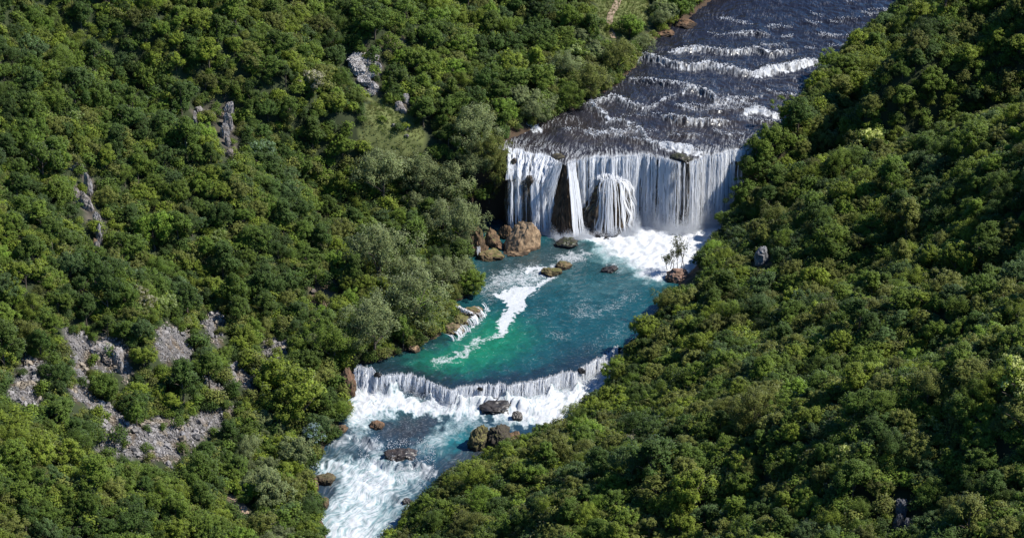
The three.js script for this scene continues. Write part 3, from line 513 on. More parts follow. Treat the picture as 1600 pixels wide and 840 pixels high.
{
  const r = rng(901), body = new Ribbons(), thin = new Ribbons();
  const dens = (x) => { // how much water goes over the lip, left to right
    const p = 800 + x / 0.1449;
    let d = pw([[886, 0.5], [893, 0.9], [905, 0.5], [915, 1], [960, 0.95], [1000, 0.85], [1030, 0.8], [1052, 0.75], [1060, 0.25], [1064, 0.08], [1078, 0.1], [1082, 0.7], [1087, 0.75], [1092, 0.25], [1100, 0.3], [1106, 0.9], [1135, 1], [1165, 1], [1215, 0.9]], p);
    return d * (0.6 + 0.65 * n2(x / 1.1, 3.3) + 0.5 * n2(x / 0.35, 8.8));
  };
  for (let k = 0; k < 4200; k++) {
    const x = lerp(pxX(886), pxX(1196), r()), d = dens(x), part = r();
    if (r() > d) continue;
    const fan = x > pxX(1110) ? (x - pxX(1110)) * 0.02 : 0, z0 = lipZ(x), cl = 0.55 * n2(x / 1.5, 2.2) + 0.3 * n2(x / 0.6, 7.1), reach = 1.5 + 1.2 * r() + cl, path = [], dx = (r() - 0.5) * 0.5 + fan * 3;
    const t0 = part < 0.58 ? 0 : part < 0.75 ? r() * 0.35 : r() * 0.8, t1 = part < 0.22 ? 1 : Math.min(1, t0 + 0.18 + 0.6 * r());
    if (t0 === 0) { const up = 0.4 + 2.2 * r() * r(); path.push([x - dx * 0.2, upperLevel(-z0 + up) + (z0 + 575) * 0.095 + 0.02, z0 - up], [x, 20.02, z0 - 0.12]); }
    for (let q = 0; q <= 9; q++) { const t = lerp(t0, t1, q / 9), y = lerp(19.95, 4.0, t); path.push([x + dx * t + n2(x * 3, y / 2.5) * 0.09, y, z0 + 0.1 + reach * Math.sqrt(t) + n2b(x * 2, y / 3) * 0.12]); }
    const w = 0.04 + 0.2 * r() ** 2.5;
    (w > 0.12 ? body : thin).add(path, w, [0.25 * (r() - 0.3), 0.3, 1]);
  }
  const fold = (x) => 0.55 * n2(x / 1.5, 2.2) + 0.3 * n2(x / 0.6, 7.1);
  veil(mainFall, 'water_veil', 5, 700, 24, (u, v) => { const x = lerp(pxX(889), pxX(1196), u), z0 = lipZ(x), fan = x > pxX(1110) ? (x - pxX(1110)) * 0.06 : 0, e = v < 0.1 ? 0 : (v - 0.1) / 0.9; return v < 0.1 ? [x, upperLevel(-z0 + (0.1 - v) * 20) + (z0 + 575) * 0.095 + 0.03, z0 - (0.1 - v) * 20] : [x + fan * e, lerp(20, 3.9, e), z0 + 0.1 + (1.9 + fold(x) * 1.3 + 0.25 * n2(x / 0.9, e * 3)) * Math.sqrt(e)]; },
    (u, v, x) => v < 0.1 ? 0.75 * (v / 0.1) ** 1.5 * clamp(dens(x) * 2) : clamp(1.15 * dens(x) + 0.15) * (1 - 0.3 * sstep(0.15, 0.5, v) + 0.45 * sstep(0.72, 1, v)));
  body.build(mainFall, 'water_curtain'); thin.build(mainFall, 'water_strand');
}
{
  const r = rng(902), chute = new Ribbons(), drop = new Ribbons(), side = new Ribbons();
  const edge = (x) => [16.3 + 0.9 * n2(x / 2.2, 9.3) + (x > 5 ? -0.5 : 0.4), -569.6 + 0.9 * n2(x / 1.8, 5.3)];
  for (let k = 0; k < 900; k++) { // the sloping upper tier, running on over the shelf's edge
    const u = r(), x = lerp(pxX(793), pxX(874), u), z0 = lipZ(x); if (n2(x / 1.2, 4.4) + 0.6 * (r() - 0.5) < -0.25) continue;
    const xe = lerp(pxX(792), pxX(856), u) + (r() - 0.5) * 0.7, [ye, ze] = edge(xe), path = [], up = r() < 0.5 ? 2.2 * r() * r() : 0;
    const h0 = r() < 0.5 ? r() * 0.6 : 0, h1 = Math.min(1, h0 + 0.25 + 0.6 * r());
    if (h0 === 0) path.push([x, upperLevel(-z0 + up) + (z0 + 575) * 0.095 + 0.03, z0 - up - 0.1]);
    for (let q = 0; q <= 6; q++) { const t = lerp(h0, h1, q / 6), hump = Math.max(0, n2(x / 1.1, t * 3)); path.push([lerp(x, xe, t) + n2(x * 2, t * 3) * 0.15, lerp(20.02, ye, t ** 1.15) + 0.12 * r() + 0.7 * hump * Math.sin(t * 3.14), lerp(z0, ze, t) + 0.3 * hump]); }
    chute.add(path, 0.05 + 0.2 * r() ** 2, [0, 0.8, 0.6]);
  }
  for (let k = 0; k < 900; k++) { // from the shelf down to the pool
    const x = lerp(pxX(790), pxX(864), r()), p = 800 + x / 0.1449;
    const d = pw([[790, 0.02], [797, 0.1], [799, 0.3], [806, 0.2], [814, 0.35], [818, 0.03], [826, 0.05], [830, 0.6], [842, 0.9], [858, 0.8], [864, 0.3]], p) * (0.7 + 0.5 * n2(x / 0.8, 1.1) + 0.3 * n2(x / 0.35, 3.1));
    if (r() > d) continue;
    const path = [], [top, ze] = edge(x), reach = 0.5 + 1.2 * r(), t0 = r() < 0.5 ? 0 : r() * 0.6, t1 = Math.min(1, t0 + 0.3 + 0.7 * r());
    for (let q = 0; q <= 8; q++) { const t = lerp(t0, t1, q / 8); path.push([x + n2(x * 3, t * 5) * 0.1 + (p > 825 ? 0.6 * t : 0), lerp(top + 0.1, 4, t), ze + 0.1 + reach * Math.sqrt(t) + 0.3 * n2(x / 1.2, 6.1)]); }
    drop.add(path, (0.06 + 0.3 * r() ** 2.5) * (p > 825 ? 1.3 : 0.9), [0.1, 0.3, 1]);
  }
  for (let k = 0; k < 400; k++) { // beside the pointed rock
    const right = r() < 0.28, u = r(), x = right ? lerp(pxX(886), pxX(897), u) : lerp(pxX(860), pxX(879), u), xe = right ? lerp(pxX(896), pxX(915), u) : lerp(pxX(845), pxX(862), u);
    const path = [], z0 = lipZ(x), y1 = right ? 4.0 : lerp(16, 6, r() * (1 - 0.5 * u)), t0 = r() < 0.5 ? 0 : r() * 0.5, t1 = Math.min(1, t0 + 0.4 + 0.6 * r());
    if (!right && r() < 0.35) continue;
    for (let q = 0; q <= 8; q++) { const t = lerp(t0, t1, q / 8); path.push([lerp(x, xe, t ** 0.8) + n2(x * 3, t * 5) * 0.08, lerp(20, y1, t), z0 + 0.1 + (right ? 6.3 : 5.4) * t ** 0.6]); }
    side.add(path, 0.06 + 0.16 * r() * r(), [right ? 0.3 : -0.3, 0.4, 1]);
  }
  veil(leftFall, 'water_veil', 9, 160, 30, (u, v) => { const x = lerp(pxX(793), pxX(864), u), z0 = lipZ(x), [ye, ze] = edge(x), b = 0.35 * n2(x / 1.1, v * 3); return v < 0.4 ? [x, lerp(20.02, ye + 0.1, (v / 0.4) ** 1.15) + 0.2 + b * Math.sin(v / 0.4 * 3.14), lerp(z0, ze, v / 0.4)] : [x + (x > pxX(825) ? 0.6 * (v - 0.4) : 0), lerp(ye + 0.15, 3.9, (v - 0.4) / 0.6), ze + 0.15 + (1 + 0.5 * n2(x / 0.9, 6.1)) * Math.sqrt((v - 0.4) / 0.6)]; },
    (u, v, x) => v < 0.4 ? 0.75 + 0.3 * n2b(x / 1.3, v * 2) : pw([[792, 0.1], [800, 0.35], [814, 0.5], [818, 0.1], [827, 0.12], [831, 0.8], [860, 0.95], [866, 0.4]], 800 + x / 0.1449));
  chute.build(leftFall, 'water_chute'); drop.build(leftFall, 'water_curtain'); side.build(leftFall, 'water_strand');
}
{
  const r = rng(903), a = new Ribbons(), b = new Ribbons();
  const prof = [[0.4, 16.7], [0.6, 16.45], [0.72, 15.7], [0.79, 14.3], [0.84, 12.5], [0.89, 10.4], [0.94, 8.2], [0.99, 5.8], [1.05, 4]];
  for (let k = 0; k < 1500; k++) {
    const th = lerp(-1.9, 2.0, r()), d = pw([[-1.9, 0.25], [-1.5, 0.05], [-0.85, 0.02], [-0.48, 0.06], [-0.3, 0.6], [0.05, 0.85], [0.16, 0.25], [0.42, 0.15], [0.55, 0.7], [0.8, 0.35], [1.0, 0.06], [1.3, 0.5], [2.0, 0.3]], th) * (0.6 + 0.6 * n2(th * 5, 2) + 0.5 * n2(th * 15, 5));
    if (r() > d) continue;
    const path = [], s0 = r() < 0.45 ? 0.3 : r() * 0.8, s1 = s0 + 0.35 + 0.7 * r(), wob = (r() - 0.5) * 0.06;
    for (const [rr, y] of prof) { if (rr < s0 - 0.12 || rr > s1 + 0.1) continue; const t2 = th * (0.85 + 0.15 * rr) + wob * rr, lump = 1 + 0.13 * n2(th * 2.6, y / 5 + 3) + 0.05 * n2(th * 7, y / 3), sink = (y - 4) / 12.7; path.push([DOME.x + 0.5 + Math.sin(t2) * DOME.rx * 1.02 * rr * lump + n2(th * 9, y / 3) * 0.12, y + 0.2 - sink * (1.5 * sstep(0.25, 1.4, th) + 0.7 * Math.max(0, n2(th * 3, 4)) + 0.5 * r() * r()), DOME.z + Math.cos(t2) * DOME.rz * 1.12 * rr + 0.35]); }
    if (path.length > 2) (r() < 0.5 ? a : b).add(path, 0.05 + 0.2 * r() ** 2.2, [Math.sin(th) * 0.8, 0.45, Math.max(0.3, Math.cos(th))]);
  }
  for (let k = 0; k < 260; k++) { const t = r() * 6.28, q = Math.sqrt(r()), x = DOME.x + 0.7 + Math.cos(t) * 3.2 * q, z = DOME.z - 0.4 + Math.sin(t) * 2.8 * q, y = 16.75 - 0.9 * q * q - (x > DOME.x + 1.5 ? 0.5 : 0) + 0.3 * n2(x, z); a.add([[x - 0.05, y + 0.02, z - 0.5], [x, y + 0.05 + 0.25 * r(), z], [x + 0.05, y - 0.3, z + 0.9]], 0.06 + 0.16 * r(), [0, 1, 0.4]); }
  a.build(domeFall, 'water_curtain'); b.build(domeFall, 'water_strand');
}
const lowFall = thing('waterfall', 'long curved low white waterfall at the foot of the turquoise pool', 'waterfall');
const stepFall = thing('waterfall', 'short white second step just below the curved low waterfall', 'waterfall');
{
  const r = rng(904), a = new Ribbons(), b = new Ribbons(), c = new Ribbons(), c2 = new Ribbons();
  const xa = hit(553, 574, fP).x, xb = hit(965, 543, fP).x;
  for (let k = 0; k < 2600; k++) {
    const x = lerp(xa, xb, r()); if (n2(x / 0.9, 5.5) + 0.5 * n2(x / 3, 1.1) + 0.9 * (r() - 0.5) < -0.6) continue;
    const z0 = lowLipZ(x), bot = lowerLevel(-z0 - 2) + 0.1 + r() * 0.9 + 0.5 * n2(x / 2, 4), path = [], reach = 0.8 + 1.3 * r() + 0.5 * n2(x / 1.3, 8) + (x < xa + 5 ? 2.5 : 0), t0 = r() < 0.55 ? 0 : r() * 0.6, t1 = Math.min(1, t0 + 0.3 + 0.6 * r());
    if (t0 === 0) path.push([x, POOL + 0.04, z0 - 0.1 - 1.6 * r() ** 3]);
    for (let q = 0; q <= 5; q++) { const t = lerp(t0, t1, q / 5); path.push([x + n2(x * 3, t * 3) * 0.08, lerp(POOL + 0.03, bot, t), z0 + 0.05 + reach * Math.sqrt(t)]); }
    (r() < 0.5 ? a : b).add(path, 0.05 + 0.16 * r() ** 2.2, [0.2 * (r() - 0.3), 0.45, 1]);
  }
  veil(lowFall, 'water_veil', 13, 700, 12, (u, v) => { const x = lerp(xa, xb, u), z0 = lowLipZ(x), bot = lowerLevel(-z0 - 2) + 0.2, e = v < 0.15 ? 0 : (v - 0.15) / 0.85; return v < 0.15 ? [x, POOL + 0.03, z0 - (0.15 - v) * 7] : [x, lerp(POOL + 0.03, bot, e), z0 + 0.03 + (1.3 + 0.5 * n2(x / 1.3, 8) + 0.3 * n2(x / 0.5, 3) + (x < xa + 5 ? 2 : 0)) * Math.sqrt(e)]; },
    (u, v, x) => (v < 0.15 ? 0.5 * (v / 0.15) ** 2 : 0.72 + 0.5 * n2(x / 1.1, 2.7) + 0.3 * sstep(0.5, 1, v)));
  a.build(lowFall, 'water_curtain'); b.build(lowFall, 'water_strand');
  const L = LOWER_LEDGES[0].p;
  for (let k = 0; k < 1100; k++) {
    const u = r() * (L.length - 1), i = Math.floor(u), t0 = u - i, x = lerp(L[i][0], L[i + 1][0], t0), z0 = lerp(L[i][1], L[i + 1][1], t0), path = [], y0 = lowerY(x, z0 - 0.6) - 0.1 - 0.4 * r();
    for (let q = 0; q <= 4; q++) { const t = q / 4; path.push([x + n2(x * 3, t * 3) * 0.08, y0 - 1.75 * t, z0 - 0.4 + (0.5 + 1.2 * r() * 0.3) * Math.sqrt(t + 0.003) * 2]); }
    (u < 2.5 ? c : c2).add(path, 0.06 + 0.2 * r() * r(), [0, 0.4, 1]);
  }
  c.build(stepFall, 'water_curtain'); c2.build(stepFall, 'water_curtain');
}
// small seeps on the left bank
function seep(label, list, rocks, seed) {
  const t = thing('small_waterfall', label, 'waterfall', [0, 0, 0], 0, 'small seeping falls on the left bank'), r = rng(seed);
  for (const [x0, y0, x1, y1, wd, n] of list) {
    const a = hit(x0, y0, ground), b = hit(x1, y1, (x, z) => Math.max(ground(x, z), POOL)), s = new Ribbons();
    for (let k = 0; k < n; k++) { const e = (r() - 0.5) * wd, t0 = r() * 0.6, t1 = Math.min(1, t0 + 0.3 + 0.5 * r()), path = []; for (let q = 0; q <= 6; q++) { const tt = lerp(t0, t1, q / 6), x = lerp(a.x, b.x, tt) + e * (0.6 + 0.7 * tt) + n2(e * 3, tt * 4) * 0.3, z = lerp(a.z, b.z, tt) + 0.4 * n2b(e * 2, tt * 3); path.push([x, Math.max(ground(x, z), POOL) + 0.25 + 0.15 * n2(e * 4, tt * 5), z]); } s.add(path, 0.07 + 0.2 * r() * r(), [0.4, 0.6, 0.8]); }
    s.build(t, 'water_strand');
  }
  return t;
}
{
  const t = thing('small_waterfall', 'white cascade tumbling through bushes into the green left side of the pool', 'waterfall', [0, 0, 0], 0, 'small seeping falls on the left bank'), r = rng(31), at = ([px, py, h]) => hit(px, py, () => h);
  const run = [[716, 479, 6.8], [724, 485, 6.1], [734, 490, 5.7]].map(at), lip = [[756, 476, 5.3], [750, 485, 5.4], [740, 495, 5.4], [730, 502, 5.4], [722, 511, 5.2], [712, 522, 5.0], [704, 526, 4.9]].map(at), a = new Ribbons(), edge = [];
  const on = (l, u) => { const k = clamp(u) * (l.length - 1), i = Math.min(l.length - 2, Math.floor(k)); return l[i].clone().lerp(l[i + 1], k - i); };
  for (let k = 0; k < 320; k++) { const e = (r() + r() - 1) * 1.1, t0 = r() * 0.85, t1 = Math.min(1, t0 + 0.1 + 0.2 * r()), path = []; for (let q = 0; q <= 6; q++) { const u = lerp(t0, t1, q / 6), p = on(run, u); path.push([p.x + e * (0.6 + 0.9 * u) + 0.35 * n2(e * 3, u * 9), p.y + 0.1 + 0.35 * n2(e * 4, u * 9), p.z + e * 0.5 + 0.25 * n2b(e * 3, u * 6)]); } a.add(path, 0.05 + 0.14 * r() * r(), [0.5, 0.8, 0.6]); }
  for (let k = 0; k < 520; k++) { const u = r(), gap = n2(u * 4.3, 3) + 0.6 * n2(u * 11, 7) + 0.9 * (r() - 0.5); if (gap < -0.05) continue; const p = on(lip, u); p.x += 0.7 * n2(u * 6, 5); p.z += 0.7 * n2(u * 6, 9); const bk = (0.2 + 1.5 * r() * r()) * (0.6 + 0.5 * n2(u * 7, 1)), path = [], rr = 0.5 + 0.7 * r(), e = r() < 0.5 ? 1 : 0.4 + 0.6 * r(); path.push([p.x - bk * 0.8, p.y + 0.18, p.z - bk * 0.6], [p.x - 0.1, p.y + 0.1, p.z - 0.1]); for (let q = 1; q <= 4; q++) { const v = q / 4 * e; path.push([p.x + rr * 0.8 * Math.sqrt(v), lerp(p.y, 4, v), p.z + rr * 0.6 * Math.sqrt(v)]); } edge.push([u, path, 0.04 + 0.11 * r() * r()]); }
  a.build(t, 'water_strand');
  edge.sort((p, q) => p[0] - q[0]); let cur = new Ribbons(); edge.forEach(([u, path, w], i) => { if (i && u - edge[i - 1][0] > 0.03) { cur.build(t, 'water_curtain'); cur = new Ribbons(); } cur.add(path, w, [0.7, 0.5, 0.6]); }); cur.build(t, 'water_curtain');
  for (const [k, px, py, h, sx, sy, sz, l] of [[628, 738, 487, 4.3, 2.6, 1.2, 2.4, 'brown rock shelf under the outer end of the white cascade'], [629, 712, 515, 4.0, 2.2, 1.2, 2.0, 'tan brown rock shelf under the near end of the white cascade'], [627, 722, 500, 4.4, 1.8, 1.0, 2.2, 'mossy rock in the middle of the white cascade']]) { const p = hit(px, py, () => h + 0.6), m = mesh('boulder', rockGeo(k, { size: [sx, sy, sz], detail: 18, sq: 3.2, rough: 0.22, cuts: 5, tone: [0.2, 0.14, 0.085], tone2: [0.08, 0.055, 0.035], moss: MOSS, mossAt: k === 627 ? 0.5 : 0.95, wetline: 0 }), rockMat); m.position.set(p.x - 0.5, h, p.z - 0.8); tag(m, l, 'boulder'); }
}
{
  const t = thing('small_waterfall', 'thin white trickle beside the tan boulders under the willows', 'waterfall', [0, 0, 0], 0, 'small seeping falls on the left bank'), r = rng(32), s = new Ribbons(), a = hit(746, 364, () => 9.3), b = hit(748, 403, () => 4);
  for (let k = 0; k < 16; k++) { const e = (r() + r() - 1) * 0.5, t0 = r() * 0.6, t1 = Math.min(1, t0 + 0.2 + 0.4 * r()), path = []; for (let q = 0; q <= 5; q++) { const u = lerp(t0, t1, q / 5); path.push([lerp(a.x, b.x, u) + e * (0.5 + 0.6 * u) + 0.1 * n2(e * 5, u * 6), lerp(a.y, b.y, u), lerp(a.z, b.z, u) + 0.2 * r()]); } s.add(path, 0.04 + 0.1 * r(), [0.3, 0.4, 0.9]); }
  s.build(t, 'water_strand');
  const m = mesh('cliff_rock', rockGeo(655, { size: [2.6, 4.2, 2.2], detail: 18, sq: 3.4, taper: 0.8, ...BROWN, moss: MOSS, mossAt: 0.9, wetline: -2.4 }), rockMat); m.position.set(b.x - 0.6, 6.2, b.z - 2.6); tag(m, 'brown rock wall behind the thin trickle under the willows', 'rock');
}
seep('faint trickle showing in a dark gap among the willows', [[640, 352, 655, 368, 2.2, 26], [618, 366, 632, 376, 2.5, 22]], 0, 33);

// ---- spray: fine white flecks at the foot of the falls
{
  const r = rng(950), g = new THREE.OctahedronGeometry(1, 0), mat = new THREE.MeshPhysicalMaterial({ color: new THREE.Color(0.75, 0.77, 0.8), roughness: 1, transmission: 0.35, thickness: 0, name: 'spray_droplets' }), list = [];
  for (let k = 0; k < 130000; k++) { const x = lerp(pxX(800), pxX(1165), r()), h = -Math.log(1 - r() * 0.98); list.push([x + (r() - 0.5), 4.1 + h * (x > pxX(990) ? 1.9 : 0.7) * (0.7 + 0.5 * n2(x / 4, 1.5)), lipZ(x) + 1.2 + 4 * r() - (x < pxX(1000) ? -3.5 : 0), 0.015 + 0.035 * r()]); }
  for (let k = 0; k < 30000; k++) { const x = lerp(-42, 30, r()), z = lowLipZ(x) + 1 + 4 * r() * r(); list.push([x, lowerLevel(-z) + 0.2 - 0.55 * Math.log(1 - r() * 0.98), z, 0.015 + 0.04 * r()]); }
  for (let k = 0; k < 1500; k++) { const x = lerp(-42, 30, r()); if (n2b(x / 0.8, 3) < 0.1) continue; list.push([x, POOL + 0.05 + 0.15 * r(), lowLipZ(x) - 0.3 * r(), 0.04 + 0.12 * r() * r()]); }
  for (let k = 0; k < 2500; k++) { const p = hit(lerp(560, 680, r()), lerp(690, 760, r()), fL); if (n2(p.x / 3, p.z / 4) < 0.1) continue; list.push([p.x, lowerY(p.x, p.z) + 0.2 - 0.3 * Math.log(1 - r() * 0.98), p.z, 0.03 + 0.07 * r()]); }
  for (const l of LEDGES) for (let k = 0; k < 130 * l.w; k++) { const u = r() * (l.p.length - 1), i = Math.floor(u), x = lerp(l.p[i][0], l.p[i + 1][0], u - i) + (r() - 0.5) * 0.6, z = lerp(l.p[i][1], l.p[i + 1][1], u - i) + (r() - 0.3) * 1.2; list.push([x, upperLevel(-z) + (lipZ(x) + 575) * 0.095 + ledgeBump(x, z) + 0.35 * r(), z, 0.04 + 0.09 * r()]); }
  const m = new THREE.InstancedMesh(g, mat, list.length), q = new THREE.Matrix4();
  list.forEach(([x, y, z, s], i) => { q.makeScale(s, s * 1.3, s); q.setPosition(x, y, z); m.setMatrixAt(i, q); });
  m.name = 'spray'; scene.add(m); tag(m, 'fine white spray hanging at the foot of the waterfalls', null, null, 'stuff');
}

// ---------------------------------------------------------------- boulders and outcrops read off the photograph
boulder(601, 'boulder', 'large tan boulder in the pool at the foot of the left stream', 817, 371, 62, 54, fP, { tone: [0.36, 0.25, 0.15], tone2: [0.22, 0.14, 0.08], detail: 26, sq: 3.4, taper: 0.8, cuts: 9, rough: 0.09, moss: MOSS, mossAt: 1.05, tall: 0.62, up: 0.35 });
boulder(602, 'boulder', 'dark brown boulder close against the left of the large tan boulder', 789, 363, 22, 24, fP, { ...BROWN, tall: 0.7 });
boulder(603, 'boulder', 'brown mossy bank rock between the trickle and the tan boulder', 766, 374, 30, 30, fP, { ...BROWN, tall: 0.75, moss: MOSS, mossAt: 0.9 });
boulder(604, 'boulder', 'low brown rock at the water edge below the trickle', 768, 398, 40, 18, fP, { ...TAN, tone: [0.2, 0.14, 0.07], moss: MOSS, mossAt: 0.8 });
boulder(646, 'boulder', 'small reddish rock between the mossy bank rock and the tan boulder', 779, 384, 18, 14, fP, { ...BROWN, tone: [0.2, 0.12, 0.07] });
boulder(647, 'boulder', 'reddish bank rock beside the foot of the thin trickle', 756, 390, 18, 16, fP, { ...BROWN, tone: [0.18, 0.11, 0.065], tall: 0.8 });
boulder(605, 'boulder', 'flat tan rock at the foot of the large tan boulder', 806, 392, 44, 10, fP, { ...TAN, up: 0.1 });
boulder(606, 'boulder', 'mossy brown rock standing in foam in mid pool', 862, 425, 32, 14, fP, { ...BROWN, tone: [0.17, 0.13, 0.06], moss: MOSS, mossAt: 0.9, detail: 18 });
boulder(607, 'boulder', 'brown rock touching the right of the mossy mid-pool rock', 880, 415, 26, 12, fP, { ...BROWN, tone: [0.17, 0.12, 0.06], moss: MOSS, mossAt: 1 });
boulder(608, 'boulder', 'dark wet rock below the pointed cliff rock, washed by foam', 885, 380, 34, 15, fP, { ...WET, moss: [0.04, 0.045, 0.015], mossAt: 0.9 });
boulder(609, 'boulder', 'small wet rock breaking the foam right of mid pool', 952, 420, 28, 11, fP, { ...WET, up: 0.05 });
boulder(610, 'boulder', 'dark low rock just under the rounded waterfall rock', 945, 366, 60, 9, fP, { ...WET, up: 0.1 });
boulder(611, 'boulder', 'mossy olive boulder in the lower river under the step', 750, 684, 42, 44, fL, { lean: [0.1, 0], tone: [0.13, 0.11, 0.05], tone2: [0.06, 0.05, 0.03], moss: [0.16, 0.15, 0.045], mossAt: 0.45, detail: 24, tall: 0.6, up: 0.4, taper: 0.7 });
boulder(612, 'boulder', 'dark hollowed boulder joined to the mossy olive boulder', 780, 682, 50, 42, fL, { tone: [0.07, 0.058, 0.04], tone2: [0.02, 0.017, 0.014], detail: 24, tall: 0.56, up: 0.4, taper: 0.75, rough: 0.2, cuts: 4, moss: MOSS, mossAt: 1.0 });
boulder(613, 'boulder', 'brown rock at the right shoulder of the dark hollowed boulder', 800, 682, 26, 24, fL, { ...BROWN });
boulder(614, 'boulder', 'small dark rock in white water right of the step', 808, 650, 17, 16, fL, { ...WET, up: 0.4 });
boulder(615, 'boulder', 'broad wet ledge rock with a tiny fall over its edge', 776, 634, 50, 15, fL, { ...WET, sq: 4, up: 0.35 });
boulder(616, 'boulder', 'reddish brown rock in dark water left of the lower rapids', 589, 664, 24, 20, fL, { ...BROWN, tone: [0.16, 0.09, 0.05], up: 0.08 });
boulder(618, 'boulder', 'broad black rock splitting the white lower rapids', 628, 712, 56, 30, fL, { ...WET, tone: [0.055, 0.04, 0.032], detail: 20, up: 0.08 });
boulder(621, 'boulder', 'jagged black rock lowest in the white rapids', 638, 783, 20, 12, fL, { ...WET, up: 0.08 });
boulder(622, 'boulder', 'tall reddish bank rock left of the curved low waterfall', 541, 603, 30, 46, fL, { ...BROWN, tone: [0.15, 0.085, 0.05], tall: 0.7, up: 0.4, detail: 18 });
boulder(623, 'boulder', 'dark brown bank rock below the tall reddish one', 538, 632, 26, 24, fL, { ...BROWN });
boulder(624, 'boulder', 'olive brown rock awash at the left edge of the lowest rapids', 507, 748, 32, 18, fL, { ...BROWN, tone: [0.1, 0.085, 0.04], up: 0.2 });
boulder(625, 'boulder', 'pinkish bank rock under the bushes at the lowest rapids', 488, 757, 22, 30, fL, { ...TAN, tone: [0.22, 0.15, 0.11] });
boulder(626, 'boulder', 'brown bank rock lowest on the left shore', 503, 786, 26, 22, fL, { ...BROWN });
boulder(627, 'boulder', 'dark bank rock by the top of the lower rapids', 533, 672, 22, 18, fL, { ...BROWN });
boulder(630, 'boulder', 'small pinkish rock on the shaded bank left of the pool', 648, 545, 20, 12, fP, { ...TAN });
boulder(631, 'boulder', 'reddish rock on the right bank beside the bare bush', 1058, 433, 34, 18, fP, { tone: [0.3, 0.19, 0.145], tone2: [0.13, 0.08, 0.055], detail: 18, up: 0.55, tall: 0.7, moss: MOSS, mossAt: 1.2 });
boulder(632, 'boulder', 'lone dark grey boulder among trees on the right hillside', 1191, 403, 24, 26, ground, { tone: [0.2, 0.2, 0.21], tone2: [0.11, 0.11, 0.12], tall: 0.62, up: 0.7, sq: 3.5, cuts: 8 });
boulder(633, 'boulder', 'dark orange-brown rock on the bank of the upper river', 1068, 38, 40, 10, fU, { ...BROWN, tone: [0.15, 0.085, 0.045], tall: 1.0, up: 0.15, rough: 0.24, cuts: 9 });
boulder(634, 'boulder', 'orange-brown bank rock lower on the upper river', 1040, 52, 34, 9, fU, { ...BROWN, tone: [0.15, 0.085, 0.045], tall: 1.0, up: 0.15, rough: 0.24, cuts: 9 });
boulder(635, 'boulder', 'olive rock awash at the left lip of the main falls', 872, 245, 26, 6, fU, { tone: [0.1, 0.085, 0.045], tone2: [0.05, 0.04, 0.025], up: 0.15 });
boulder(636, 'boulder', 'dark rock notch at the lip of the main curtain', 1064, 246, 36, 10, fLip, { ...WET, moss: [0.05, 0.05, 0.015], mossAt: 0.8, up: 0.2 });
boulder(637, 'boulder', 'pale stone on the grassy clearing, nearest the slab', 614, 195, 6, 9, ground, { ...LIME, detail: 6 }, 'boulder', null);
boulder(638, 'boulder', 'flat pale stone at the right of the grassy clearing', 634, 200, 11, 6, ground, { ...LIME, detail: 6 });
boulder(639, 'boulder', 'small pale stone lowest on the grassy clearing', 635, 211, 7, 6, ground, { ...LIME, detail: 6 });
boulder(640, 'boulder', 'angular dark boulder in the middle of the lowest scree', 290, 681, 14, 13, ground, { ...LIME, tone: [0.24, 0.24, 0.25], sq: 4, cuts: 8, detail: 8, up: 0.6 });
boulder(641, 'boulder', 'flat slab boulder at the top right of the lowest scree', 313, 660, 15, 9, ground, { ...LIME, sq: 4, cuts: 8, detail: 8, up: 0.6 });
boulder(642, 'boulder', 'small boulder between the two larger ones on the lowest scree', 305, 673, 10, 8, ground, { ...LIME, cuts: 8, detail: 8, up: 0.6 });
boulder(643, 'boulder', 'pale boulder on the left scree tongue beside the orange bush', 173, 676, 13, 10, ground, { ...LIME, cuts: 8, detail: 8, up: 0.6 });
boulder(644, 'boulder', 'long pale boulder at the foot of the left scree tongue', 185, 698, 14, 11, ground, { ...LIME, cuts: 8, detail: 8, up: 0.6 });
boulder(645, 'boulder', 'grey boulder at the top of the small upper scree', 146, 635, 12, 10, ground, { ...LIME, cuts: 8, detail: 8, up: 0.6 });
[[590, 584, 12, 9], [750, 606, 9, 6], [909, 577, 12, 8]].forEach(([x, y, w, h], i) => boulder(660 + i, 'lip_rock', ['dark rock at the lip of the low waterfall beside its left side chute', 'small dark rock on the low waterfall lip above the wet ledge rock', 'dark rock at the right end of the low waterfall lip'][i], x, y, w, h, fP, { ...WET, up: 0.1, detail: 8 }, 'rock'));
function outcrop(seed, label, blocks, opt = {}) {
  const t = thing('rock_outcrop', label, 'rock outcrop'), c = hit(blocks[0][0], blocks[0][1], ground); t.position.copy(c);
  blocks.forEach(([cx, cy, w, h, o = {}], i) => {
    const p = hit(cx, cy + h * 0.3, ground), s = scaleAt(p), rx = w * s / 2, ry = h * s * (opt.flat ?? 0.6);
    const b = mesh('rock_block', rockGeo(seed + i, { size: [rx, ry, rx * 0.9], detail: 16, sq: 3.2, cuts: 7, rough: 0.16, groove: 0.16, ...LIME, ...opt, ...o }), rockMat, t);
    b.position.copy(p).sub(c); b.position.y += ry * (o.up ?? 0.45);
  });
}
outcrop(700, 'pale grooved rock slab below a round dark tree, above the grassy clearing', [[556, 88, 26, 22], [580, 86, 24, 18], [562, 104, 26, 26], [575, 112, 22, 26], [568, 124, 20, 24], [583, 132, 18, 24], [577, 142, 16, 16], [588, 100, 14, 22], [552, 100, 18, 20], [570, 94, 20, 18]], { flat: 0.36, groove: 0.34, rough: 0.2, tone: [0.42, 0.4, 0.39], tone2: [0.24, 0.22, 0.2] });
outcrop(710, 'broken pale rocks at the upper right of the grassy clearing', [[625, 165, 14, 12], [634, 155, 10, 16], [630, 172, 10, 10], [622, 170, 8, 7], [638, 146, 8, 8]]);
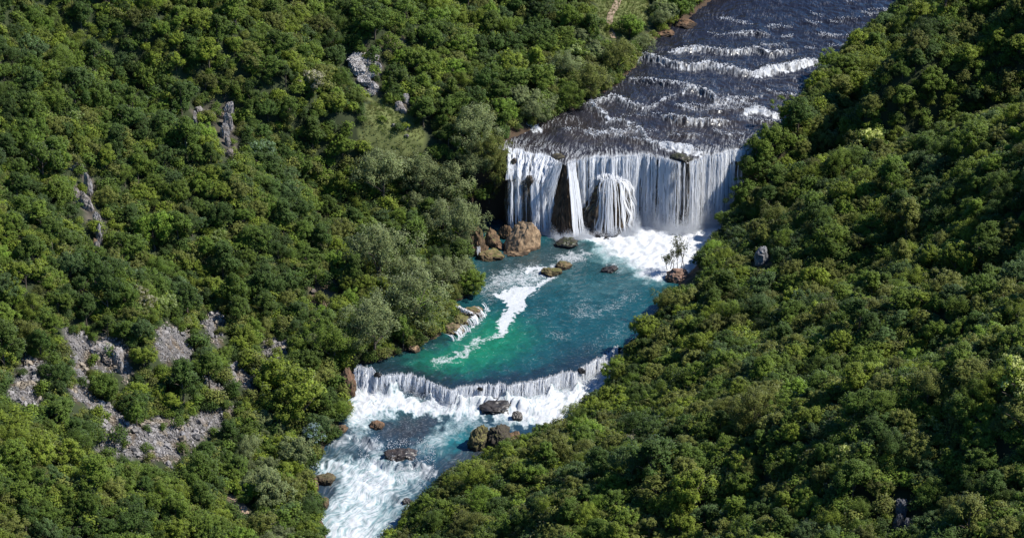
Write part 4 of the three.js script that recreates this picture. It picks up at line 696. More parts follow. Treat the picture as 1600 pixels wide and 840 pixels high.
outcrop(720, 'pale vertical rock pillar beside a dark hollow on the upper left slope', [[357, 172, 18, 26], [355, 190, 16, 28], [352, 206, 14, 26], [356, 222, 10, 18], [344, 180, 14, 14, { tone: [0.24, 0.17, 0.1] }], [311, 171, 12, 10], [304, 186, 7, 24], [324, 177, 22, 9], [358, 240, 12, 18, { tone: [0.3, 0.25, 0.22] }]]);
outcrop(740, 'long pale rock rib with ochre stains at the left of the photo', [[112, 256, 20, 16], [122, 262, 16, 12], [138, 290, 13, 40], [132, 312, 18, 28], [140, 322, 12, 20], [120, 305, 14, 24, { tone: [0.28, 0.24, 0.22] }], [152, 345, 14, 30], [154, 365, 12, 34], [152, 392, 10, 28], [130, 293, 10, 12, { tone: [0.36, 0.2, 0.07], tone2: [0.2, 0.12, 0.05] }], [148, 378, 8, 14, { tone: [0.3, 0.18, 0.09] }]]);
outcrop(760, 'square pale rock bluff above the left scree', [[165, 542, 34, 18], [184, 555, 18, 30], [170, 560, 20, 16, { tone: [0.3, 0.24, 0.19] }], [150, 546, 18, 14], [188, 575, 10, 22]]);
outcrop(770, 'dark grey shaded rock face low in the right hillside', [[1410, 792, 20, 30, { up: 0.4 }], [1404, 815, 16, 30, { up: 0.4 }], [1418, 822, 14, 30, { up: 0.4 }]], { tone: [0.12, 0.12, 0.13], tone2: [0.06, 0.06, 0.065] });
outcrop(780, 'bare pinkish rocks in the woods left of the white cascade', [[500, 440, 10, 8], [512, 432, 8, 7], [490, 455, 8, 8]], { tone: [0.28, 0.22, 0.18] });

for (const [k, x, y, z, sx, sy, sz, l] of [[650, 3.9, 16.6, -569.2, 0.9, 1.3, 0.8, 'dark rock poking through the left stream at the shelf edge'], [651, 0.6, 19.0, -574.6, 0.7, 0.9, 0.7, 'small dark rock in the upper tier of the left stream'], [652, 38.6, 12, -572.3, 1.3, 5.5, 1, 'dark rock rib bare of water in the right half of the main curtain']]) {
  const m = mesh('cliff_rock', rockGeo(k, { size: [sx, sy, sz], detail: 10, rough: 0.25, tone: [0.06, 0.045, 0.03], tone2: [0.025, 0.02, 0.015] }), wetMat); m.position.set(x, y, z); tag(m, l, 'rock');
}
// ---- scree: loose stones
{
  const r = rng(660), geos = [1, 2, 3].map((k) => { const g = new THREE.DodecahedronGeometry(1, 0), p = g.attributes.position, q = rng(660 + k), m = new Map(); for (let i = 0; i < p.count; i++) { const key = [p.getX(i), p.getY(i), p.getZ(i)].map((e) => e.toFixed(3)).join(); if (!m.has(key)) m.set(key, 0.65 + 0.6 * q()); const f = m.get(key); p.setXYZ(i, p.getX(i) * f, p.getY(i) * f * 0.7, p.getZ(i) * f * 0.85); } g.computeVertexNormals(); return g; });
  const mat = new THREE.MeshStandardMaterial({ roughness: 0.95, name: 'limestone_rubble' });
  const names = ['at the far left of the photo', 'in the long tongue beside the square bluff', 'in the tongue below the square bluff', 'in the upper middle patch', 'in the narrow upper right strip', 'in the small right-hand patch', 'in the lowest broad patch', 'in the thin strip above the lowest patch', 'in the link between the two lowest patches', 'in the small gap right of the square bluff', 'in the link below the long tongue', 'in the small patch nearest the river'];
  CLEAR_PLAN.scree.forEach((poly, n) => {
    const b = PLAN_BOX.get(poly), area = (b[1] - b[0]) * (b[3] - b[2]), per = [[], [], []], q = new THREE.Quaternion(), e = new THREE.Euler();
    for (let k = 0; k < area * 7; k++) {
      const x = lerp(b[0], b[1], r()), z = lerp(b[2], b[3], r()); if (!inPoly(poly, x + n2(x, z) * 0.8, z + n2b(x, z))) continue;
      const big = r(), s = (0.14 + 0.2 * r()) * (big > 0.988 ? 3.2 : big > 0.93 ? 1.9 : 0.9), m = new THREE.Matrix4();
      q.setFromEuler(e.set(r() * 6, r() * 6, r() * 6)); m.compose(new THREE.Vector3(x, ground(x, z) + s * 0.3, z), q, new THREE.Vector3(s, s, s));
      const v = (0.12 + 0.15 * r()) * (1 + 0.3 * n2(x / 3, z / 3)), wm = sstep(0.1, 0.6, n2b(x / 4, z / 5)); per[Math.floor(r() * 3)].push([m, new THREE.Color(v * (1.06 + 0.12 * wm), v * 0.99, v * (0.95 - 0.2 * wm))]);
    }
    const t = new THREE.Group(); t.name = numbered('scree'); scene.add(t); tag(t, 'pale grey loose scree stones ' + names[n], null, null, 'stuff');
    per.forEach((l, i) => { const im = new THREE.InstancedMesh(geos[i], mat, l.length); im.name = 'stones'; l.forEach(([m, c], k) => { im.setMatrixAt(k, m); im.setColorAt(k, c); }); t.add(im); });
  });
}
// ---- trodden paths, laid on the ground
function path(name, label, px, width) {
  const c = new THREE.CatmullRomCurve3(px.map(([a, b]) => hit(a, b, ground))), pos = [], idx = [], n = 90;
  for (let i = 0; i <= n; i++) { const p = c.getPoint(i / n), t = c.getTangent(i / n), l = Math.hypot(t.x, t.z) || 1; for (let e = -2; e <= 2; e++) { const x = p.x - t.z / l * width * e / 4, z = p.z + t.x / l * width * e / 4; pos.push(x, ground(x, z) + 0.12, z); } }
  for (let i = 0; i < n; i++) for (let e = 0; e < 4; e++) { const a = i * 5 + e; idx.push(a, a + 1, a + 5, a + 1, a + 6, a + 5); }
  const g = new THREE.BufferGeometry(); g.setAttribute('position', new THREE.Float32BufferAttribute(pos, 3)); g.setIndex(idx); g.computeVertexNormals();
  tag(mesh(name, g, new THREE.MeshStandardMaterial({ color: new THREE.Color(0.26, 0.19, 0.135), roughness: 1, name: 'bare_earth', side: THREE.DoubleSide })), label, null, null, 'structure');
}
path('path', 'beige footpath climbing from the upper river bank at the top', [[970, -8], [963, 8], [954, 24], [953, 38], [956, 50], [960, 60]], 1.5);
path('path', 'short pale path curving through bushes at the lower left', [[318, 770], [345, 772], [365, 778], [378, 790], [384, 803]], 1.3);

// ---------------------------------------------------------------- trees
// crown: leafy clumps gathered in boughs; every leaf is a small folded face
function crownGeo(seed, { boughs = 9, clumps = 18, leaves = 120, rx = 3, ry = 2.6, cy = 4, bough = 0.42, clump = [0.24, 0.6], leaf = [0.17, 0.32], narrow = 0.7, droop = 0, cream = 0, gap = 0, cone = 0 }) {
  const r = rng(seed), pos = [], nor = [], col = [], idx = [], v = new THREE.Vector3(), n = new THREE.Vector3(), a = new THREE.Vector3(), b = new THREE.Vector3();
  const ball = () => { const u = r() * 2 - 1, t = r() * 6.2832, s = Math.sqrt(1 - u * u); return new THREE.Vector3(s * Math.cos(t), u, s * Math.sin(t)); };
  const centre = new THREE.Vector3(0, cy - ry * 0.3, 0), list = [];
  for (let i = 0; i < boughs; i++) {
    const d = ball(); d.y = Math.abs(d.y) * 1.1 - 0.3; const k = i === 0 ? 0.25 : 0.45 + 0.45 * r(); if (i === 0) d.set(0, 1, 0);
    const sq = cone ? 1 - cone * clamp(d.y) : 1, c = new THREE.Vector3(d.x * rx * k * sq, cy + d.y * ry * (k + (i === 0 ? 0.35 : 0)), d.z * rx * k * sq), br = rx * bough * (0.55 + 0.85 * r()), tone = 0.85 + 0.3 * r();
    for (let j = 0; j < clumps; j++) { const e = ball(); e.y = e.y * 0.8 + 0.25; list.push([c.clone().addScaledVector(e, br * (0.75 + 0.4 * r())), lerp(...clump, r()), tone * (0.8 + 0.4 * r()), r()]); }
  }
  for (const [c, cr, tone, flower] of list) {
    const m = Math.round(leaves * cr * cr / 0.5);
    for (let k = 0; k < m; k++) {
      const d = ball(); if (d.y < -0.35 && r() < 0.7) d.y = -d.y;
      v.copy(c).addScaledVector(d, cr * (0.5 + 0.85 * r() * r() + 0.1)); v.y -= droop * cr * r();
      n.copy(d).multiplyScalar(0.9).add(new THREE.Vector3(0, 0.45, 0)).add(ball().multiplyScalar(0.75)).normalize();
      a.crossVectors(n, ball()).normalize(); if (droop) { a.y -= droop * 1.5; a.normalize(); } b.crossVectors(n, a).normalize();
      const s = lerp(...leaf, r()) * 0.5, w = s * narrow, base = pos.length / 3;
      const sh = v.clone().sub(centre).normalize().multiplyScalar(0.45).addScaledVector(d, 0.5).addScaledVector(n, 0.6).normalize();
      let t = tone * (0.82 + 0.36 * r()), q = [t * (0.95 + 0.15 * r()), t, t * (0.85 + 0.3 * r())];
      if (cream && flower < cream && d.y > -0.1 && r() < 0.75) q = [2.9 * t, 2.3 * t, 9 * t];
      for (const [x, y, f] of [[-1, 0, 0], [0, -0.62, 0.12], [1, 0, 0], [0, 0.62, 0.12]]) { pos.push(v.x + a.x * s * x + b.x * w * y * 1.6 - n.x * f * s, v.y + a.y * s * x + b.y * w * y * 1.6 - n.y * f * s, v.z + a.z * s * x + b.z * w * y * 1.6 - n.z * f * s); nor.push(sh.x, sh.y, sh.z); col.push(...q); }
      idx.push(base, base + 1, base + 2, base, base + 2, base + 3);
    }
  }
  const g = new THREE.BufferGeometry();
  g.setAttribute('position', new THREE.Float32BufferAttribute(pos, 3)); g.setAttribute('normal', new THREE.Float32BufferAttribute(nor, 3)); g.setAttribute('color', new THREE.Float32BufferAttribute(col, 3)); g.setIndex(idx);
  return g;
}
function limb(from, to, r0, r1, sag = 0.3, seg = 4) {
  const m = from.clone().lerp(to, 0.5); m.y += sag; const c = new THREE.QuadraticBezierCurve3(from, m, to), g = new THREE.TubeGeometry(c, seg, 1, 5), p = g.attributes.position;
  for (let i = 0; i <= seg; i++) { const q = c.getPoint(i / seg), rr = lerp(r0, r1, i / seg); for (let k = 0; k < 6; k++) { const j = i * 6 + k; p.setXYZ(j, q.x + (p.getX(j) - q.x) * rr, q.y + (p.getY(j) - q.y) * rr, q.z + (p.getZ(j) - q.z) * rr); } }
  return g;
}
function trunkGeo(seed, top, spread) {
  const r = rng(seed), parts = [limb(new THREE.Vector3(0, -1.2, 0), new THREE.Vector3((r() - 0.5) * 0.6, top, (r() - 0.5) * 0.6), 0.2, 0.06, 0)];
  for (let i = 0; i < 5; i++) { const t = i * 1.3 + r(), y = top * (0.35 + 0.1 * i); parts.push(limb(new THREE.Vector3(0, y, 0), new THREE.Vector3(Math.cos(t) * spread * 0.7, y + 1 + r(), Math.sin(t) * spread * 0.7), 0.08, 0.025, 0.25)); }
  return mergeGeometries(parts);
}
const barkMat = new THREE.MeshStandardMaterial({ color: new THREE.Color(0.09, 0.07, 0.055), roughness: 1, name: 'bark' });
const leafMat = (c, name) => new THREE.MeshPhysicalMaterial({ color: new THREE.Color(...c), vertexColors: true, roughness: 0.8, specularIntensity: 0.4, transmission: 0.36, thickness: 0, name });
const PROTO = { broad: [], tall: [], willow: [], bush: [], flower: [] };
for (let k = 0; k < 9; k++) PROTO.broad.push({ crown: crownGeo(2000 + k, { boughs: 8 + k % 4, bough: 0.36, rx: 3.0 + 0.25 * (k % 3), ry: 2.0 + 0.25 * (k % 4), cy: 2.5 + 0.2 * (k % 2) }), trunk: trunkGeo(2100 + k, 3.4, 3), r: 3.1, cy: 2.7, h: 5.4 });
for (let k = 0; k < 3; k++) PROTO.tall.push({ crown: crownGeo(2200 + k, { boughs: 10, rx: 2.5, ry: 3.6, cy: 3.8, cone: 0.45, bough: 0.42 }), trunk: trunkGeo(2250 + k, 5.4, 2.4), r: 2.6, cy: 3.9, h: 7.6 });
for (let k = 0; k < 3; k++) PROTO.willow.push({ crown: crownGeo(2300 + k, { boughs: 10, clumps: 12, rx: 3.1, ry: 2.7, cy: 2.7, leaves: 105, leaf: [0.15, 0.27], narrow: 0.42, droop: 0.22, bough: 0.44, clump: [0.35, 0.75] }), trunk: trunkGeo(2350 + k, 3.6, 3), r: 3.2, cy: 2.8, h: 6.4 });
for (let k = 0; k < 2; k++) PROTO.bush.push({ crown: crownGeo(2400 + k, { boughs: 5, clumps: 6, rx: 1.3, ry: 0.8, cy: 0.7, leaves: 50, clump: [0.35, 0.6], leaf: [0.16, 0.3] }), trunk: trunkGeo(2450 + k, 0.8, 1), r: 1.4, cy: 0.7, h: 1.6 });
for (let k = 0; k < 2; k++) PROTO.flower.push({ crown: crownGeo(2500 + k, { boughs: 9, rx: 2.8, ry: 2.2, cy: 2.6, cream: 0.55 }), trunk: trunkGeo(2550 + k, 3.4, 2.8), r: 2.9, cy: 2.7, h: 5.8 });

// leaf colours: [plain word, linear colour]
const TONE = [['dark green', [0.053, 0.099, 0.013]], ['deep green', [0.084, 0.140, 0.014]], ['mid green', [0.116, 0.177, 0.016]], ['yellow-green', [0.160, 0.215, 0.018]], ['olive green', [0.138, 0.162, 0.028]], ['blue-green', [0.075, 0.130, 0.034]], ['bright green', [0.143, 0.235, 0.021]], ['grey-green', [0.170, 0.212, 0.078]]];
const TONE_MAT = TONE.map(([n, c]) => leafMat(c, n.replace(/[ -]/g, '_') + '_leaves')), whiteLeaf = leafMat([1, 1, 1], 'mixed_leaves');
const KIND_NAME = { broad: ['broadleaf_tree', 'tree', 'broadleaf tree'], tall: ['tall_tree', 'tree', 'tall tree'], willow: ['willow_tree', 'tree', 'willow-like tree'], bush: ['shrub', 'shrub', 'shrub'], flower: ['flowering_tree', 'tree', 'tree with cream blossom'] };
const masters = new Map();
function plantTree(kind, k, tone, x, z, scale, turn, label, group, sy = 1, sx = 1) {
  const key = [kind, k, tone].join(), P = PROTO[kind][k];
  let o = masters.get(key);
  if (!o) { o = thing(KIND_NAME[kind][0], label, KIND_NAME[kind][1]); mesh('trunk', P.trunk, barkMat, o); mesh('crown', P.crown, TONE_MAT[tone], o); masters.set(key, o); } else { o = o.clone(); o.name = numbered(KIND_NAME[kind][0]); scene.add(o); }
  o.position.set(x, ground(x, z) - 0.1, z); o.rotation.y = turn; o.scale.set(scale * sx, scale * sy, scale / sx);
  return tag(o, label, KIND_NAME[kind][1], group);
}
// ---- trees and bushes along the river, one by one (crown centre and width in pixels)
const taken = []; // [x, z, radius]
const RIVERSIDE = [
  ['willow', 0, 7, 596, 282, 84, 'large grey-green willow-like tree below the grassy clearing'],
  ['willow', 1, 7, 662, 272, 66, 'grey-green willow-like tree right of the one below the clearing'],
  ['willow', 2, 7, 703, 292, 80, 'pale grey-green willow-like tree midway between clearing and main falls'],
  ['willow', 0, 7, 738, 205, 74, 'soft grey-green tree above the left end of the main falls'],
  ['willow', 1, 4, 772, 262, 62, 'olive riverside tree overhanging the left stream of the main falls'],
  ['willow', 2, 7, 690, 345, 66, 'grey-green tree above the dark gap with trickles'],
  ['willow', 0, 7, 724, 362, 68, 'tall bushy riverside tree just left of the thin trickle', 1.35],
  ['willow', 1, 7, 590, 400, 96, 'broad dark grey-green tree in the middle of the left bank wood'],
  ['willow', 2, 7, 650, 470, 104, 'broad grey-green willow-like tree leaning toward the white cascade'],
  ['willow', 0, 7, 585, 515, 92, 'low grey-green willow-like tree on the bank above the low waterfall'],
  ['broad', 1, 2, 736, 442, 52, 'round green bush-like tree between white cascade and trickle'],
  ['willow', 1, 7, 690, 430, 60, 'grey-green bank tree behind the round green one'],
  ['willow', 2, 7, 764, 425, 40, 'pale low willow bush at the foamy pool edge'],
  ['broad', 0, 6, 789, 174, 50, 'bright green rounded tree by the left end of the upper river'],
  ['willow', 1, 7, 835, 178, 40, 'dark low willow bush at the upper river edge beside the bright tree'],
  ['willow', 0, 4, 925, 132, 60, 'rounded olive bush touching the upper river'],
  ['willow', 2, 2, 892, 150, 46, 'green rounded bush left of the olive one on the upper river'],
  ['willow', 0, 7, 884, 108, 48, 'grey-green tree behind the rounded bushes of the upper river'],
  ['willow', 1, 4, 966, 88, 58, 'olive rounded tree below the footpath'],
  ['willow', 2, 7, 1008, 70, 34, 'small grey-green bush on the upper river bank'],
  ['broad', 2, 6, 985, 42, 42, 'bright green bush right of the footpath'],
  ['broad', 3, 2, 840, 125, 60, 'green tree above the grey-green riverside ones'],
  ['broad', 4, 3, 800, 105, 60, 'yellow-green tree on the bank above the bright rounded tree'],
  ['broad', 5, 3, 470, 625, 100, 'broad bright green tree on the bank left of the low waterfall'],
  ['willow', 0, 2, 520, 545, 66, 'green willow-like tree between scree and low waterfall'],
  ['broad', 1, 3, 430, 590, 76, 'light green tree right of the small right-hand scree'],
  ['tall', 0, 0, 285, 600, 66, 'tall dark green tree standing alone amid the scree'],
  ['tall', 1, 1, 326, 575, 46, 'slim deep green tree right of the tall dark scree tree'],
  ['broad', 2, 0, 95, 590, 52, 'dark bush-like tree between the two left scree patches'],
  ['broad', 3, 1, 165, 605, 56, 'deep green bush below the square rock bluff'],
  ['broad', 4, 0, 212, 632, 56, 'dark green tree between the scree tongues'],
  ['bush', 0, 2, 148, 565, 28, 'small green shrub in front of the square rock bluff'],
  ['bush', 1, 0, 300, 535, 26, 'dark round shrub beside the upper middle scree'],
  ['bush', 0, 3, 330, 620, 28, 'small yellow-green shrub at the strip of the lowest scree'],
  ['bush', 1, 2, 118, 518, 18, 'small shrub at the top of the long scree tongue'],
  ['broad', 0, 3, 225, 560, 48, 'yellow-green tree right of the square rock bluff'],
  ['flower', 0, 2, 258, 478, 40, 'cream-blossomed tree above the upper middle scree'],
  ['flower', 1, 4, 222, 468, 44, 'faded cream-blossomed tree left of the one above the scree'],
  ['flower', 1, 3, 1460, 665, 34, 'small cream-blossomed tree on the right hillside'],
  ['flower', 0, 3, 1325, 712, 44, 'yellowish blossomed tree lower on the right hillside'],
  ['flower', 0, 2, 900, 85, 34, 'cream-tinged tree on the slope above the upper river'],
  ['flower', 1, 2, 340, 372, 30, 'cream-tinged tree in the wood right of the rock rib'],
  ['flower', 0, 4, 1270, 825, 40, 'pale blossomed tree at the bottom of the right hillside'],
  ['flower', 1, 2, 115, 185, 30, 'pale-tipped tree high on the far left slope'],
  ['broad', 0, 1, 585, 34, 66, 'large round dark-bottomed tree above the grooved slab'],
  ['broad', 5, 2, 650, 100, 50, 'green tree right of the grooved slab'],
  ['broad', 3, 0, 520, 90, 44, 'dark tree left of the grooved slab'],
  ['broad', 1, 6, 1245, 620, 74, 'bright green tree standing out on the right hillside'],
  ['broad', 2, 3, 1010, 520, 60, 'yellow-green tree by the right pool edge'],
  ['broad', 0, 1, 1186, 268, 70, 'deep green tree hiding the right end of the main curtain'],
  ['broad', 3, 2, 1212, 218, 56, 'green tree on the bank just above the right end of the falls'],
  ['broad', 1, 1, 1168, 306, 64, 'deep green tree at the foot of the right end of the falls'],
  ['broad', 4, 0, 1150, 350, 50, 'dark tree leaning over the white foam right of the falls'],
  ['broad', 7, 2, 1184, 236, 54, 'green tree crowding the right corner of the main falls lip'],
  ['broad', 8, 1, 1150, 330, 44, 'small deep green tree in the spray at the right foot of the falls'],
  ['broad', 2, 2, 1240, 175, 54, 'green tree on the right bank of the upper cascades'],
  ['bush', 0, 2, 546, 205, 36, 'green shrub at the left edge of the grassy clearing'],
  ['bush', 1, 3, 562, 232, 34, 'yellow-green shrub at the lower left edge of the grassy clearing'],
  ['broad', 1, 2, 534, 228, 44, 'small green tree left of the grassy clearing'],
  ['willow', 0, 4, 706, 458, 28, 'small olive bush over the top of the white cascade'],
  ['willow', 0, 4, 768, 236, 50, 'rounded olive bush hanging at the top left corner of the falls'],
  ['willow', 2, 7, 742, 248, 54, 'grey-green tree over the dark alcove left of the falls'],
  ['broad', 6, 1, 736, 300, 50, 'deep green tree left of the dark alcove'],
  ['willow', 1, 4, 764, 298, 30, 'small olive bush hanging in front of the dark alcove'],
  ['willow', 1, 4, 1046, 474, 44, 'olive low tree below the reddish right-bank rock'],
];
for (const [kind, k, tone, px, py, w, label, sy = 1] of RIVERSIDE) {
  const P = PROTO[kind][k];
  let s = 1, p;
  for (let i = 0; i < 3; i++) { p = hit(px, py, (x, z) => Math.max(ground(x, z), -20) + P.cy * s * sy); s = (kind === 'willow' ? 1.15 : 0.98) * w * scaleAt(p) / (2 * P.r); }
  plantTree(kind, k, tone, p.x, p.z, s, k * 1.7 + px, label, kind === 'willow' ? 'trees along the river bank' : undefined, sy);
  taken.push([p.x, p.z, P.r * s]);
}
// ---- the bare bush over the foam
{
  const t = thing('bare_bush', 'thin nearly bare bush standing against the white foam on the right bank', 'bush'), r = rng(3100), stems = [], lp = hit(1064, 417, () => POOL + 1.6), parts = [];
  t.position.copy(lp); const tips = [];
  const grow = (from, dir, len, rad, depth) => { const to = from.clone().addScaledVector(dir, len); parts.push(limb(from, to, rad, rad * 0.6, 0.05, 3)); if (depth === 0) { tips.push(to); return; } const n = 3; for (let i = 0; i < n; i++) { const d = dir.clone().add(new THREE.Vector3((r() - 0.5) * 1.3, (r() - 0.2) * 0.7, (r() - 0.5) * 1.3)).normalize(); grow(from.clone().lerp(to, 0.55 + 0.45 * r()), d, len * (0.55 + 0.25 * r()), rad * 0.6, depth - 1); } tips.push(to); };
  for (const [dx, dz, h] of [[0, 0, 4.4], [0.8, 0.2, 5], [-1.6, 0.3, 3.4], [-0.7, -0.3, 4.2], [-3, 0.5, 2.2], [-2.3, 0, 2.8]]) grow(new THREE.Vector3(dx, -0.5, dz), new THREE.Vector3((r() - 0.5) * 0.5, 1, (r() - 0.5) * 0.4).normalize(), h * 0.72, 0.09, 3);
  mesh('stems', mergeGeometries(parts), barkMat, t);
  const pos = [], idx = []; for (const q of tips) for (let k = 0; k < 4; k++) { const b = pos.length / 3, s = 0.12 + 0.1 * r(), x = q.x + (r() - 0.5) * 1.1, y = q.y + (r() - 0.5) * 1.0, z = q.z + (r() - 0.5) * 1.1, e = r() * 3; pos.push(x - s * Math.cos(e), y, z - s * Math.sin(e), x, y + s * 0.6, z + 0.05, x + s * Math.cos(e), y, z + s * Math.sin(e), x, y - s * 0.6, z + 0.05); idx.push(b, b + 1, b + 2, b, b + 2, b + 3); }
  const g = new THREE.BufferGeometry(); g.setAttribute('position', new THREE.Float32BufferAttribute(pos, 3)); g.setIndex(idx); g.computeVertexNormals();
  mesh('leaves', g, leafMat([0.12, 0.14, 0.05], 'sparse_leaves'), t);
}
// ---- the woods: trees scattered over the slopes, kept off water, scree, clearings and rock
const clearAll = [...CLEAR.scree, ...CLEAR.meadow, ...CLEAR.soil, ...CLEAR.rock].map((p) => ({ p, b: [Math.min(...p.map((q) => q[0])), Math.max(...p.map((q) => q[0])), Math.min(...p.map((q) => q[1])), Math.max(...p.map((q) => q[1]))] }));
const inClear = (x, y) => clearAll.some(({ p, b }) => x > b[0] && x < b[1] && y > b[2] && y < b[3] && inPoly(p, x, y));
const CLEAR_SOFT = [...CLEAR.soil, ...CLEAR.rock.slice(2, 5)], forest = [];
{
  const r = rng(4000), cell = 8, hash = new Map(), key = (x, z) => Math.floor(x / cell) * 4096 + Math.floor(z / cell);
  const put = (x, z, rad) => { const k = key(x, z); if (!hash.has(k)) hash.set(k, []); hash.get(k).push([x, z, rad]); };
  const free = (x, z, rad, f) => { for (let i = -1; i <= 1; i++) for (let j = -1; j <= 1; j++) for (const [a, b, q] of hash.get(key(x + i * cell, z + j * cell)) ?? []) if ((a - x) ** 2 + (b - z) ** 2 < ((rad + q) * f) ** 2) return false; return true; };
  for (const [x, z, q] of taken) put(x, z, q);
  for (let n = 0; n < 130000; n++) {
    const pass = n < 45000, x = lerp(-175, 180, r()), z = lerp(-330, -760, r()), u = r(), side = n2(x / 30, z / 30);
    let rad = pass ? lerp(2.2, 4.3, u * (0.7 + 0.5 * side)) : lerp(1.4, 2.4, u);
    if (!free(x, z, rad, pass ? 0.62 : 0.56)) continue;
    const { sd, left } = bank(x, z); if (sd < 0.8) continue;
    const y = ground(x, z), kindR = r(), kind = kindR < (left ? 0.15 : 0.08) ? 'tall' : kindR < 0.27 ? 'willow' : kindR < 0.276 ? 'flower' : 'broad', tallOne = kind === 'tall', P = PROTO[kind], k = Math.floor(r() * P.length), s = rad / P[k].r, sy = (left ? 0.82 + 0.5 * r() * r() + 0.1 * r() : 0.78 + 0.35 * r() * r() + 0.1 * r()), sx = 0.85 + 0.3 * r();
    const c = proj(x, y + P[k].cy * s * sy, z), q = rad / c[2] / TANV * 420;
    if (c[0] < -260 || c[0] > 1860 || c[1] < -260 || c[1] > 1100) continue;
    let bad = false;
    for (let e = 0; e < 12; e++) if (inClear(c[0] + q * 1.02 * Math.cos(e * 0.5236), c[1] + q * 0.95 * Math.sin(e * 0.5236))) { bad = true; break; }
    if (bad) continue;
    for (const [i, j, m] of [[0, 0, 1], [0.85, 0, 1], [-0.85, 0, 1], [0, 0.75, 1], [0, -0.85, 1], [0.6, 0.6, 1], [-0.6, 0.6, 1], [0.6, -0.6, 1], [-0.6, -0.6, 1]]) { const a = c[0] + i * q, b = c[1] + j * q; if (inPoly(WATER_PX, a, b) || ((Math.abs(i) + Math.abs(j) < 0.1 || r() < 0.85) && inClear(c[0] + i * q * 0.8, c[1] + j * q * 0.8))) { bad = true; break; } }
    if (bad) continue;
    put(x, z, rad);
    const patch = n2b(x / 26, z / 34) + 0.7 * (r() - 0.5) + (left ? -0.05 : 0.12), t = r();
    let tone = patch < -0.5 ? 0 : patch < -0.1 ? 1 : patch < 0.35 ? 2 : 3;
    if (t < 0.1) tone = 4; else if (t < 0.17) tone = 5; else if (t < 0.21) tone = 6; else if (sd < 14 && left && t < 0.6) tone = 7; else if (!left && t > 0.86) tone = 4;
    if (tallOne && t < 0.7) tone = tone > 2 ? 1 : 0;
    forest.push({ x, z, kind, k, s, sy, sx, tone, left, sd, c, q, turn: r() * 6.28, shade: 0.7 + 0.55 * r() });
  }
}
